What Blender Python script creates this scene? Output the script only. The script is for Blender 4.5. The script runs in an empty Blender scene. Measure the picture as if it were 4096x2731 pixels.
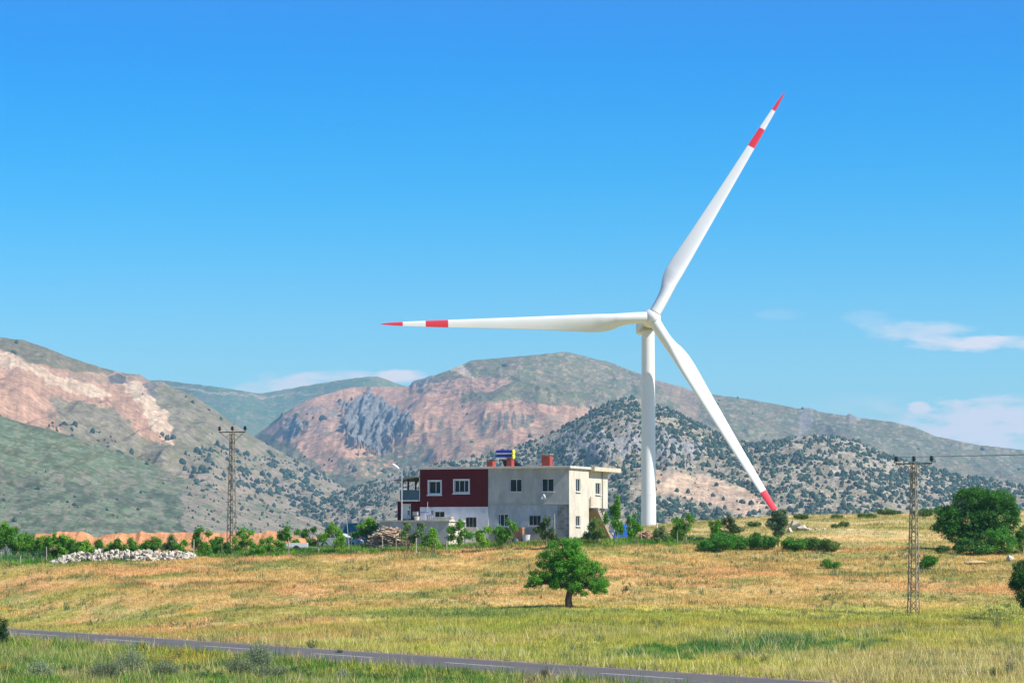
import bpy, bmesh, math, random
import numpy as np
from mathutils import Vector, Matrix

# ------------------------------------------------------------------ camera, world, sun, exposure
scene = bpy.context.scene
COL = scene.collection
F = 3000.0                       # focal length in pixels of a 1024 px wide picture
HOR = 545.0                      # image row of the horizon
PH = math.atan((HOR - 341.0) / F)
cam_d = bpy.data.cameras.new("camera")
cam = bpy.data.objects.new("camera", cam_d)
COL.objects.link(cam)
cam.location = (0, 0, 0)
cam.rotation_euler = (math.pi / 2 + PH, 0, 0)
cam_d.sensor_width = 36.0
cam_d.lens = F / 1024.0 * 36.0
cam_d.clip_start = 1.0
cam_d.clip_end = 60000.0
scene.camera = cam

SUN_EL = math.radians(44)
SUN_AZ = math.radians(25)        # measured from the picture's right towards the camera
Lx, Ly, Lz = math.cos(SUN_EL) * math.cos(SUN_AZ), -math.cos(SUN_EL) * math.sin(SUN_AZ), math.sin(SUN_EL)
sun_d = bpy.data.lights.new("sun", 'SUN')
sun_d.energy = 4.7
sun_d.angle = math.radians(0.5)
sun_d.color = (1.0, 0.94, 0.84)
sun = bpy.data.objects.new("sun", sun_d)
COL.objects.link(sun)
sun.rotation_euler = Vector((Lx, Ly, Lz)).to_track_quat('Z', 'Y').to_euler()
sun.location = (60, 60, 120)

world = bpy.data.worlds.new("World")
scene.world = world
world.use_nodes = True
wt = world.node_tree
wt.nodes.clear()
def wn(t, **kw):
    n = wt.nodes.new(t)
    for k, v in kw.items():
        setattr(n, k, v)
    return n
def wl(a, b): wt.links.new(a, b)
w_out = wn('ShaderNodeOutputWorld')
w_bg = wn('ShaderNodeBackground')
w_bg.inputs['Strength'].default_value = 0.075
w_sky = wn('ShaderNodeTexSky', sky_type='NISHITA')
w_sky.sun_disc = False
w_sky.sun_elevation = SUN_EL
w_sky.sun_rotation = math.atan2(Lx, Ly)
w_sky.altitude = 1200
w_sky.air_density = 1.0
w_sky.dust_density = 0.3
w_sky.ozone_density = 3.0
w_tc = wn('ShaderNodeTexCoord')
w_sep = wn('ShaderNodeSeparateXYZ')
wl(w_tc.outputs['Generated'], w_sep.inputs[0])
w_ramp = wn('ShaderNodeValToRGB')
w_ramp.color_ramp.interpolation = 'B_SPLINE'
SKYT = [(0.0, (.78, 1.2, 1.22)), (.048, (.78, 1.16, 1.24)), (.082, (.40, 1.06, 1.36)), (.115, (.08, .95, 1.42)), (.148, (.0, .84, 1.50)), (.18, (.0, .72, 1.52)), (0.45, (0.4, 0.85, 1.5)), (0.8, (.75, .95, 1.35))]
el = w_ramp.color_ramp.elements
while len(el) < len(SKYT): el.new(0.5)
for e, (p, c) in zip(el, SKYT):
    e.position = p
for e, (p, c) in zip(el, SKYT):
    e.color = (c[0] / 2.5, c[1] / 2.5, c[2] / 2.5, 1)
wl(w_sep.outputs['Z'], w_ramp.inputs[0])
w_mul = wn('ShaderNodeMix', data_type='RGBA', blend_type='MULTIPLY')
w_mul.inputs['Factor'].default_value = 1.0
wl(w_sky.outputs[0], w_mul.inputs['A']); w_sc = wn('ShaderNodeVectorMath', operation='SCALE'); w_sc.inputs['Scale'].default_value = 2.5; wl(w_ramp.outputs[0], w_sc.inputs[0]); wl(w_sc.outputs[0], w_mul.inputs['B'])
last = w_mul.outputs['Result']
# thin clouds near the horizon: ellipses in (azimuth, elevation) broken up by noise
def wmath(op, a, b=None, c=None):
    n = wn('ShaderNodeMath', operation=op)
    for i, v in enumerate((a, b, c)):
        if v is None: continue
        if isinstance(v, (int, float)): n.inputs[i].default_value = v
        else: wl(v, n.inputs[i])
    return n.outputs[0]
az = wmath('DIVIDE', w_sep.outputs['X'], w_sep.outputs['Y'])
elv = wmath('DIVIDE', w_sep.outputs['Z'], w_sep.outputs['Y'])
w_cmb = wn('ShaderNodeCombineXYZ')
wl(wmath('MULTIPLY', az, 1.0), w_cmb.inputs[0]); wl(wmath('MULTIPLY', elv, 3.2), w_cmb.inputs[1])
w_noi = wn('ShaderNodeTexNoise'); w_noi.inputs['Scale'].default_value = 75; w_noi.inputs['Detail'].default_value = 7
w_noi.inputs['Roughness'].default_value = 0.55
wl(w_cmb.outputs[0], w_noi.inputs['Vector'])
def gate(): # the picture's side of the sky only
    return wmath('GREATER_THAN', w_sep.outputs['Y'], 0.0)
G = gate()
# (x, y, rx, ry, strength, hardness) in 1024 px units
CLOUDS = [(985, 343, 85, 9, 0.95, 1.0), (920, 330, 60, 11, 0.6, .9), (872, 318, 34, 9, 0.28, .8), (785, 314, 30, 6, 0.2, .8), (920, 407, 13, 8, 1.0, 2.0),
          (990, 428, 95, 30, 0.95, 1.4), (1015, 408, 60, 16, 0.7, 1.0), (985, 446, 30, 4, 0.9, 1.6), (900, 425, 60, 22, 0.35, .8), (402, 376, 28, 9, 1.0, 1.6),
          (300, 386, 66, 16, 0.8, .9), (340, 376, 45, 8, 0.6, .9), (860, 405, 60, 14, .2, .8)]
for (cx, cy, rx, ry, st, hd) in CLOUDS:
    a0, e0 = (cx - 512) / F, (HOR - cy) / F
    dx = wmath('DIVIDE', wmath('SUBTRACT', az, a0), rx / F)
    dy = wmath('DIVIDE', wmath('SUBTRACT', elv, e0), ry / F)
    r2 = wmath('ADD', wmath('MULTIPLY', dx, dx), wmath('MULTIPLY', dy, dy))
    m = wmath('SUBTRACT', 1.0, r2)
    m = wmath('ADD', m, wmath('MULTIPLY', wmath('SUBTRACT', w_noi.outputs[0], 0.5), 3.4))
    nn = wn('ShaderNodeMath', operation='MULTIPLY', use_clamp=True)
    wl(m, nn.inputs[0]); nn.inputs[1].default_value = hd * .95
    m2 = wmath('MULTIPLY', wmath('MULTIPLY', nn.outputs[0], G), st)
    mx = wn('ShaderNodeMix', data_type='RGBA')
    wl(m2, mx.inputs['Factor']); wl(last, mx.inputs['A']); mx.inputs['B'].default_value = (8.9, 8.4, 8.7, 1)
    last = mx.outputs['Result']
wl(last, w_bg.inputs['Color']); wl(w_bg.outputs[0], w_out.inputs[0])

scene.view_settings.view_transform = 'Standard'
scene.view_settings.look = 'None'
scene.view_settings.exposure = 0.55
scene.view_settings.gamma = 1.0
scene.view_settings.use_curve_mapping = False
scene.cycles.volume_bounces = 1
scene.cycles.max_bounces = 6
scene.cycles.volume_step_rate = 1.0

# ------------------------------------------------------------------ pixel <-> place
cPH, sPH = math.cos(PH), math.sin(PH)
def slope(py):
    """dz per metre of depth for image row py (1024x682 units)"""
    Z = (341.0 - np.asarray(py, float)) / F
    return (sPH + Z * cPH) / (cPH - Z * sPH)
def xk(px, py):
    Z = (341.0 - np.asarray(py, float)) / F
    return (np.asarray(px, float) - 512.0) / F / (cPH - Z * sPH)
def at_depth(px, py, d):
    return Vector((float(xk(px, py)) * d, d, float(slope(py)) * d))
def proj(x, y, z):
    fw = y * cPH + z * sPH
    up = -y * sPH + z * cPH
    return 512 + F * x / fw, 341 - F * up / fw

# ------------------------------------------------------------------ noise
def _h(ix, iy, s):
    h = (ix.astype(np.int64) * 374761393 + iy.astype(np.int64) * 668265263 + s * 2147483647) & 0xffffffff
    h = ((h ^ (h >> 13)) * 1274126177) & 0xffffffff
    h = (h ^ (h >> 16)) & 0xffffff
    return h / float(0xffffff)
def vn(x, y, s=0):
    x = np.asarray(x, float); y = np.asarray(y, float)
    xi = np.floor(x); yi = np.floor(y)
    fx = x - xi; fy = y - yi
    fx = fx * fx * (3 - 2 * fx); fy = fy * fy * (3 - 2 * fy)
    a = _h(xi, yi, s); b = _h(xi + 1, yi, s); c = _h(xi, yi + 1, s); d = _h(xi + 1, yi + 1, s)
    return (a * (1 - fx) + b * fx) * (1 - fy) + (c * (1 - fx) + d * fx) * fy
def fbm(x, y, o=4, s=0, g=0.5):
    r = 0; a = 1; t = 0
    for i in range(o):
        r = r + a * vn(np.asarray(x) * 2 ** i + 17.3 * i, np.asarray(y) * 2 ** i - 9.1 * i, s + i * 7); t += a; a *= g
    return r / t
def ridged(x, y, o=4, s=0):
    r = 0; a = 1; t = 0
    for i in range(o):
        r = r + a * (1 - np.abs(2 * vn(np.asarray(x) * 2 ** i, np.asarray(y) * 2 ** i, s + i * 7) - 1)); t += a; a *= 0.5
    return r / t
def ss(a, b, x):
    t = np.clip((np.asarray(x, float) - a) / (b - a), 0, 1)
    return t * t * (3 - 2 * t)

# ------------------------------------------------------------------ mesh collector
class MB:
    def __init__(s): s.v = []; s.f = []; s.c = []; s.m = []; s.n = 0
    def add(s, v, f, c=(.5, .5, .5), mat=0):
        v = np.asarray(v, float).reshape(-1, 3); f = np.asarray(f, np.int64)
        if f.ndim == 1: f = f.reshape(1, -1)
        c = np.asarray(c, float)
        if c.ndim == 1: c = np.repeat(c[None, :], len(v), 0)
        s.v.append(v); s.f.append(f + s.n); s.c.append(c); s.m.append(np.full(len(f), mat) if np.isscalar(mat) else mat); s.n += len(v)
    def box(s, x0, x1, y0, y1, z0, z1, c=(.5, .5, .5), mat=0, fr=None):
        v = np.array([(x, y, z) for z in (z0, z1) for y in (y0, y1) for x in (x0, x1)], float)
        if fr is not None: v = fr(v)
        s.add(v, [(0, 2, 3, 1), (4, 5, 7, 6), (0, 1, 5, 4), (2, 6, 7, 3), (0, 4, 6, 2), (1, 3, 7, 5)], c, mat)
    def tube(s, pts, rad, n=6, c=(.5, .5, .5), mat=0, cap=True):
        pts = np.asarray(pts, float); rad = np.broadcast_to(np.asarray(rad, float), (len(pts),))
        rings = []
        up = None
        for i, p in enumerate(pts):
            t = pts[min(i + 1, len(pts) - 1)] - pts[max(i - 1, 0)]
            t = t / (np.linalg.norm(t) + 1e-9)
            if up is None:
                a = np.array([0, 0, 1.0]) if abs(t[2]) < .9 else np.array([1.0, 0, 0])
            else: a = up
            b = np.cross(t, a); b /= np.linalg.norm(b) + 1e-9
            q = np.cross(b, t); up = q
            ang = np.arange(n) * 2 * math.pi / n
            rings.append(p + rad[i] * (np.cos(ang)[:, None] * b + np.sin(ang)[:, None] * q))
        v = np.concatenate(rings)
        f = [(k * n + j, k * n + (j + 1) % n, (k + 1) * n + (j + 1) % n, (k + 1) * n + j) for k in range(len(pts) - 1) for j in range(n)]
        s.add(v, f, c, mat)
        if cap:
            s.add(rings[0], [tuple(range(n))[::-1]], c, mat); s.add(rings[-1], [tuple(range(n))], c, mat)
    def bar(s, p0, p1, w, c=(.5, .5, .5), mat=0):
        s.tube([p0, p1], [w * .7, w * .7], 4, c, mat)
    def build(s, name, mats, parent=None, origin=(0, 0, 0), smooth=False):
        v = np.concatenate(s.v) - np.asarray(origin, float)
        c = np.concatenate(s.c)
        if c.shape[1] == 3: c = np.concatenate([c, np.ones((len(c), 1))], 1)
        tot = np.concatenate([np.full(len(f), f.shape[1]) for f in s.f]).astype(np.int32)
        lv = np.concatenate([f.reshape(-1) for f in s.f]).astype(np.int32)
        mi = np.concatenate(s.m).astype(np.int32)
        me = bpy.data.meshes.new(name)
        me.vertices.add(len(v)); me.vertices.foreach_set('co', v.astype(np.float32).reshape(-1))
        me.loops.add(len(lv)); me.loops.foreach_set('vertex_index', lv)
        me.polygons.add(len(tot))
        st = np.concatenate([[0], np.cumsum(tot)[:-1]]).astype(np.int32)
        me.polygons.foreach_set('loop_start', st)
        me.polygons.foreach_set('material_index', mi)
        if smooth is True: me.polygons.foreach_set('use_smooth', np.ones(len(tot), bool))
        else: me.polygons.foreach_set('use_smooth', np.zeros(len(tot), bool))
        me.update(calc_edges=True)
        at = me.color_attributes.new('tone', 'FLOAT_COLOR', 'POINT')
        at.data.foreach_set('color', c.astype(np.float32).reshape(-1))
        if not isinstance(mats, (list, tuple)): mats = [mats]
        for m in mats: me.materials.append(m)
        o = bpy.data.objects.new(name, me)
        COL.objects.link(o)
        if parent is None: o.location = origin
        else: o.parent = parent
        return o
def tag(o, label=None, cat=None, group=None, kind=None):
    if label: o['label'] = label
    if cat: o['category'] = cat
    if group: o['group'] = group
    if kind: o['kind'] = kind
    return o
def thing(name, loc, label, cat, group=None):
    o = bpy.data.objects.new(name, None); COL.objects.link(o)
    o.location = loc; o.empty_display_size = 0.3
    return tag(o, label, cat, group)
def dup(o, loc=None, rz=0.0, sc=1.0, label=None):
    r = o.copy(); COL.objects.link(r)
    if loc is not None: r.location = loc
    r.rotation_euler = (0, 0, rz); r.scale = (sc, sc, sc) if not isinstance(sc, tuple) else sc
    if label: r['label'] = label
    for ch in list(o.children):
        c = ch.copy(); COL.objects.link(c); c.parent = r
        for g in list(ch.children):
            d = g.copy(); COL.objects.link(d); d.parent = c
    return r

# ------------------------------------------------------------------ materials
def newmat(name):
    m = bpy.data.materials.new(name); m.use_nodes = True
    nt = m.node_tree; bs = nt.nodes['Principled BSDF']
    return m, nt, bs
def tone_mat(name, rough=0.9, scale=3.0, amt=0.35, bump=0.0, bscale=None, bdist=0.1, transl=0.0, spec=0.2, detail=8, scale2=None, amt2=0.0, stretch=None):
    """base colour from the mesh's own 'tone' attribute, broken up by noise"""
    m, nt, bs = newmat(name)
    N = nt.nodes; L = nt.links
    a = N.new('ShaderNodeAttribute'); a.attribute_name = 'tone'
    g = N.new('ShaderNodeNewGeometry')
    vec = g.outputs['Position']
    if stretch:
        mp = N.new('ShaderNodeMapping'); mp.inputs['Scale'].default_value = stretch
        L.new(vec, mp.inputs[0]); vec = mp.outputs[0]
    def vary(col, sc, am):
        n = N.new('ShaderNodeTexNoise'); n.inputs['Scale'].default_value = sc; n.inputs['Detail'].default_value = detail
        n.inputs['Roughness'].default_value = 0.65
        L.new(vec, n.inputs['Vector'])
        mr = N.new('ShaderNodeMapRange'); mr.inputs['From Min'].default_value = .3; mr.inputs['From Max'].default_value = .7
        mr.inputs['To Min'].default_value = 1 - am; mr.inputs['To Max'].default_value = 1 + am
        L.new(n.outputs[0], mr.inputs[0])
        x = N.new('ShaderNodeMix'); x.data_type = 'RGBA'; x.blend_type = 'MULTIPLY'; x.inputs['Factor'].default_value = 1
        L.new(col, x.inputs['A']); L.new(mr.outputs[0], x.inputs['B'])
        return x.outputs['Result'], n
    col, n1 = vary(a.outputs['Color'], scale, amt)
    if scale2: col, n2 = vary(col, scale2, amt2)
    L.new(col, bs.inputs['Base Color'])
    bs.inputs['Roughness'].default_value = rough
    bs.inputs['Specular IOR Level'].default_value = spec
    if bump:
        n = N.new('ShaderNodeTexNoise'); n.inputs['Scale'].default_value = bscale or scale; n.inputs['Detail'].default_value = 8
        n.inputs['Roughness'].default_value = 0.7
        L.new(vec, n.inputs['Vector'])
        b = N.new('ShaderNodeBump'); b.inputs['Strength'].default_value = bump; b.inputs['Distance'].default_value = bdist
        L.new(n.outputs[0], b.inputs['Height']); L.new(b.outputs[0], bs.inputs['Normal'])
    if transl:
        t = N.new('ShaderNodeBsdfTranslucent'); L.new(col, t.inputs[0])
        mx = N.new('ShaderNodeMixShader'); mx.inputs[0].default_value = transl
        L.new(bs.outputs[0], mx.inputs[1]); L.new(t.outputs[0], mx.inputs[2])
        L.new(mx.outputs[0], N['Material Output'].inputs[0])
    return m
M_leaf = tone_mat('leaf', .55, 3, .2, transl=.28, spec=.3)
M_bark = tone_mat('bark', .9, 14, .4, bump=.6, bdist=.02)
M_grass = tone_mat('grass', .85, .5, .2, transl=.2, spec=.1)
M_ground = tone_mat('soil_and_turf', .95, 2.4, .35, bump=.6, bscale=6, bdist=.12, scale2=.35, amt2=.18)
M_hill = tone_mat('hill_surface', .95, .03, .30, bump=1.0, bscale=.045, bdist=17, scale2=.13, amt2=.36, spec=.05)
M_stone = tone_mat('stone', .85, 5, .15, bump=.5, bdist=.03)
M_earth = tone_mat('red_earth', .95, 2.2, .22, bump=.8, bscale=3, bdist=.25)
M_asphalt = tone_mat('asphalt', .85, 1.2, .12, bump=.3, bscale=30, bdist=.01, scale2=.15, amt2=.12)
M_paint = tone_mat('road_paint', .7, 4, .3)
M_plaster = tone_mat('plaster', .9, 1.6, .20, bump=.4, bscale=7, bdist=.03, scale2=.5, amt2=.13, stretch=(1, 1, .45))
M_render = tone_mat('painted_plaster', .8, 1.4, .16, stretch=(1, 1, .4), bump=.2, bscale=9, bdist=.015)
M_conc = tone_mat('concrete', .9, 1.6, .16, bump=.3, bscale=12, bdist=.02)
M_wood = tone_mat('wood', .85, 5, .3)
M_steel = tone_mat('galvanised_steel', .55, 3, .18, spec=.4)
M_white = tone_mat('white_gelcoat', .38, .12, .035, spec=.5)
M_gloss = tone_mat('glossy_paint', .3, 1, .03, spec=.5)
M_plastic = tone_mat('plastic', .5, 3, .06, spec=.4)
M_cloth = tone_mat('cloth', .9, 5, .15)
M_glass, _nt, _b = newmat('window_glass')
_b.inputs['Base Color'].default_value = (.008, .011, .014, 1); _b.inputs['Roughness'].default_value = .2; _b.inputs['Specular IOR Level'].default_value = .25
_n = _nt.nodes.new('ShaderNodeTexNoise'); _n.inputs['Scale'].default_value = 1.2
_bp = _nt.nodes.new('ShaderNodeBump'); _bp.inputs['Strength'].default_value = .05
_nt.links.new(_n.outputs[0], _bp.inputs['Height']); _nt.links.new(_bp.outputs[0], _b.inputs['Normal'])

# ------------------------------------------------------------------ near terrain
# road centre line (flat, z = ZR): through A and B
ZR = -6.0
RA = np.array([-36.6, 210.5]); RB = np.array([11.2, 129.0])
RD = (RB - RA) / np.linalg.norm(RB - RA)
RN = np.array([-RD[1], RD[0]])
if RN[1] < 0: RN = -RN              # far side positive
RW = 4.1
def road_s(x, y):
    return (x - RA[0]) * RN[0] + (y - RA[1]) * RN[1]
TP = [-600, 0, 120, 232, 330, 430, 560, 640, 700, 777, 913, 1024, 1700]
TD = [100, 170, 190, 214, 240, 262, 285, 330, 375, 430, 520, 700, 950]
TZ = {100: [-6.0] * 13,
      170: [-6.0] * 13,
      190: [-6.0] * 4 + [-5.6] * 9,
      214: [-5.8, -5.8, -5.6, -5.2, -4.9, -4.7, -4.45, -4.6, -4.7, -4.8, -4.9, -4.9, -4.9],
      240: [-3.6, -3.4, -3.2, -2.9, -2.4, -2.1, -1.8, -2.0, -2.3, -2.4, -2.4, -2.4, -2.4],
      262: [-1.6, -1.5, -1.2, -.96, -.6, -.26, .35, .15, -.2, -.3, -.35, -.5, -.5],
      285: [-1.4, -1.2, -.9, -.6, -.2, .3, .75, 1.0, 1.2, 1.5, 1.5, 1.4, 1.4],
      330: [-2.2, -2.0, -1.6, -1.2, -.6, .2, 1.5, 2.0, 2.6, 3.1, 3.4, 3.6, 3.6],
      375: [-8, -8, -7, -6, -5, -4, -1.5, -.5, .5, 1.5, 2.6, 3.2, 3.2],
      430: [-22, -22, -20, -18, -16, -14, -10, -8, -6, -4, -3, -2, -2],
      520: [-45, -45, -44, -42, -40, -38, -34, -30, -28, -26, -24, -22, -22],
      700: [-75] * 13,
      950: [-80] * 13}
TZA = np.array([TZ[d] for d in TD], float)
def tbl(px, d):
    px = np.clip(px, TP[0], TP[-1]); d = np.clip(d, TD[0], TD[-1])
    i = np.clip(np.searchsorted(TP, px) - 1, 0, len(TP) - 2)
    j = np.clip(np.searchsorted(TD, d) - 1, 0, len(TD) - 2)
    TPa = np.array(TP, float); TDa = np.array(TD, float)
    fx = (px - TPa[i]) / (TPa[i + 1] - TPa[i]); fy = (d - TDa[j]) / (TDa[j + 1] - TDa[j])
    fx = fx * fx * (3 - 2 * fx) * .5 + fx * .5
    fy = fy * fy * (3 - 2 * fy) * .5 + fy * .5
    return (TZA[j, i] * (1 - fx) + TZA[j, i + 1] * fx) * (1 - fy) + (TZA[j + 1, i] * (1 - fx) + TZA[j + 1, i + 1] * fx) * fy
def zt(x, y):
    x = np.asarray(x, float); y = np.asarray(y, float)
    yy = np.maximum(y, 20)
    px = 512 + F * x / yy
    s = road_s(x, y)
    far = tbl(px, y)
    w = ss(RW + 1.5, RW + 16, s)
    bumps = (fbm(x / 9, y / 7, 3, 5) - .5) * .5 + (fbm(x / 2.2, y / 2.2, 2, 6) - .5) * .12
    z = ZR * (1 - w) + far * w
    z = z + bumps * ss(RW + .6, RW + 5, np.abs(s))
    z = z - .55 * ss(-RW - .6, -RW - 3.5, s)                         # the near verge lies a little lower
    near = ss(-RW - 4, -RW - 30, s)
    z = z + near * .15
    r = np.hypot(x, y)
    z = z + (1 - ss(8, 62, r)) * 4.4
    z = np.where(np.abs(s) < RW + .5, np.where(y > 20, z - .03, z), z)
    return z
def at(px, py, dmin=118.0, dmax=372.0):
    """first terrain point seen at this pixel"""
    d = np.arange(dmin, dmax, .25)
    x = xk(px, py) * d
    z = zt(x, d)
    ok = z >= slope(py) * d
    i = int(np.argmax(ok)) if ok.any() else len(d) - 1
    return Vector((float(x[i]), float(d[i]), float(z[i])))
def S(sx, sy, **k):      # photograph pixels
    return at(sx / 4., sy / 4., **k)
def on_ground(px, d):
    x = (px - 512) / F * d
    return Vector((x, d, float(zt(x, d))))
def pxm(d): return F / d     # pixels (1024) per metre

TAN = np.array((.60, .40, .15)); ORG = np.array((.64, .375, .155)); YGR = np.array((.40, .37, .095)); GRN = np.array((.20, .27, .06))
PALE = np.array((.66, .52, .24)); DGR = np.array((.05, .20, .035)); SOIL = np.array((.30, .12, .05))
def mixc(a, b, t):
    t = np.clip(t, 0, 1)[..., None]
    return a * (1 - t) + b * t
def gcol(x, y):
    x = np.asarray(x, float); y = np.asarray(y, float)
    px, py = proj(x, y, zt(x, y))
    s = road_s(x, y)
    n1 = fbm(x / 16, y / 10, 4, 21); n2 = fbm(x / 6, y / 5, 4, 31); n3 = fbm(x / 1.6, y / 1.6, 3, 41)
    c = mixc(TAN[None] + 0 * x[..., None], ORG, ss(.42, .6, n1))
    c = mixc(c, YGR * .85, ss(.50, .62, n2) * .75 * (1 - .5 * ss(230, 255, y)))
    c = mixc(c, GRN * 1.1, ss(.57, .70, fbm(x / 5 + 40, y / 4, 4, 55)) * .7)
    leftg = ss(480, 100, px) * .30 * ss(.44, .6, n2)
    c = mixc(c, YGR * .85, leftg)
    # pale green-yellow belt above the road
    belt = ss(24, 8, s) * ss(.40, .6, n2 + .05) * (.45 + .5 * ss(250, 480, px)) + ss(600, 612, py) * ss(200, 520, px) * .75 * ss(.25, .45, n2 + .1)
    c = mixc(c, np.array((.46, .47, .085)), np.clip(belt, 0, .9))
    # deep green streak
    e = ((px - 740) / 150) ** 2 + ((py - 647 + (px - 745) * .055) / (7 + 3 * ss(640, 780, px))) ** 2
    nq = fbm(px / 16, py / 3.5, 4, 15)
    c = mixc(c, DGR, ss(1.15, .5, e + (n3 - .5) * 1.2 + (nq - .5) * 3.2) * .95)
    e = ((px - 470) / 130) ** 2 + ((py - 613) / 6) ** 2
    c = mixc(c, GRN * 1.15, ss(1.3, .5, e + (n2 - .5) * 1.6) * .7)
    # right corner: dry again
    c = mixc(c, PALE * .85, ss(0, 1, ss(700, 900, px) * ss(645, 660, py)) * ss(.4, .55, n1 + .06) * .8)
    mid = ss(552, 560, py) * ss(608, 596, py) * ss(150, 420, px) * .62
    c = mixc(c, mixc(TAN + 0 * c, ORG, ss(.40, .6, n1)) * 1.03, mid * ss(.70, .52, n2))
    # slope behind, right: pale straw and olive
    hb = ss(268, 285, y) * ss(560, 640, px)
    c = mixc(c, mixc(PALE * .92 + 0 * c, YGR * .8, ss(.45, .6, n2)), hb * .85)
    # bare red furrows
    fur = np.exp(-((py - 583 + (px - 200) * .012) / 1.3) ** 2) * ss(.44, .56, fbm(px / 28, py / 6, 3, 77)) * ss(500, 330, px)
    c = mixc(c, SOIL * .9, fur * .95)
    fl = ss(1, .4, ((px - 190) / 14) ** 2 + ((py - 611) / 1.3) ** 2 + (n3 - .5)) + ss(1, .4, ((px - 8) / 14) ** 2 + ((py - 608) / 2) ** 2)
    c = mixc(c, np.array((.75, .42, .02)), fl * .8)
    # near side of the road: rank green verge
    nv = ss(-RW + .2, -RW - 2, s)
    gv = mixc(GRN * 1.3 + 0 * c, YGR * 1.1, ss(.42, .6, n2))
    gv = mixc(gv, PALE * .8, ss(.60, .72, fbm(x / 2.3, y / 4, 3, 91)) * .7)
    gv = mixc(gv, YGR * 1.05, ss(430, 620, px) * .35)
    c = mixc(c, gv, nv)
    # gravel shoulder
    sh = ss(RW + .9, RW + .35, np.abs(s))
    c = mixc(c, np.array((.42, .33, .22)), sh)
    c = c * (.80 + .40 * n3[..., None])
    n4 = fbm(x / 2.6 + 7, y / 2.2, 4, 111)
    c = mixc(c, PALE * 1.12, ss(.56, .68, n4) * .32 * ss(RW, RW + 2, s))
    n5 = fbm(x / 3.4 - 11, y / 2.6, 4, 117)
    c = mixc(c, np.array((.15, .22, .05)), ss(.60, .70, n5) * .5 * ss(RW, RW + 2, s))
    return np.clip(c, .01, .9)

def grid_faces(nu, nv):
    i = np.arange(nu * nv).reshape(nv, nu)
    return np.stack([i[:-1, :-1], i[:-1, 1:], i[1:, 1:], i[1:, :-1]], -1).reshape(-1, 4)
def build_ground():
    # one sheet: a fan, fine where it is seen, coarse all round
    ang = np.concatenate([np.linspace(-math.pi, -.42, 24)[:-1], np.linspace(-.42, -.215, 22)[:-1], np.linspace(-.215, .215, 470)[:-1],
                          np.linspace(.215, .42, 22)[:-1], np.linspace(.42, math.pi, 24)])
    rad = np.concatenate([[.5, 5, 12, 20, 30, 40, 50, 60, 75, 90], np.arange(100, 340, .8), np.arange(340, 400, 2.5), np.arange(400, 700, 15), [720, 800, 950, 1300, 2000, 3500, 6000, 12000]])
    A, R = np.meshgrid(ang, rad)
    x = R * np.sin(A); y = R * np.cos(A)
    z = zt(x, y)
    c = gcol(x.ravel(), y.ravel())
    m = MB(); m.add(np.stack([x, y, z], -1).reshape(-1, 3), grid_faces(len(ang), len(rad))[:, ::-1], c)
    o = m.build('ground', M_ground, smooth=True)
    tag(o, 'dry tan and green field sloping up to a low ridge', 'ground', kind='structure')
build_ground()

# road sheet, lane paint
def road_pt(t, s, z):
    p = RA + RD * t + RN * s
    return (p[0], p[1], z)
m = MB()
TT = np.arange(-260, 190, 2.0)
v = []; cc = []
for t in TT:
    for s_ in (-RW, -RW * .5, 0, RW * .5, RW):
        j = (float(vn(t * .4, s_, 3)) - .5) * .25 if abs(s_) == RW else 0
        v.append(road_pt(t, s_ + j, ZR + .03))
        cc.append(np.array((.135, .124, .115)) * (1.0 + .14 * (float(vn(t * .13, s_ * 2, 8)) - .5)) * (.9 if abs(s_) == RW * .5 else 1))
m.add(v, grid_faces(5, len(TT))[:, ::-1], np.array(cc))
tag(m.build('road', M_asphalt), 'grey asphalt country road crossing the bottom left of the field', 'road', kind='structure')
m = MB()
for t in np.arange(-250, 180, 15.0):
    pts = [road_pt(t + a, .28 * b + .35, ZR + .034) for a, b in ((0, -.5), (7.0, -.5), (7.0, .5), (0, .5))]
    m.add(pts, [(0, 1, 2, 3)], (.42, .40, .37))
m.add([road_pt(-250, RW - .42, ZR + .034), road_pt(180, RW - .42, ZR + .034), road_pt(180, RW - .3, ZR + .034), road_pt(-250, RW - .3, ZR + .034)], [(0, 1, 2, 3)], (.36, .33, .28))
tag(m.build('road_marking', M_paint), 'worn white centre dashes and edge line on the road', 'road marking', kind='structure')

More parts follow.
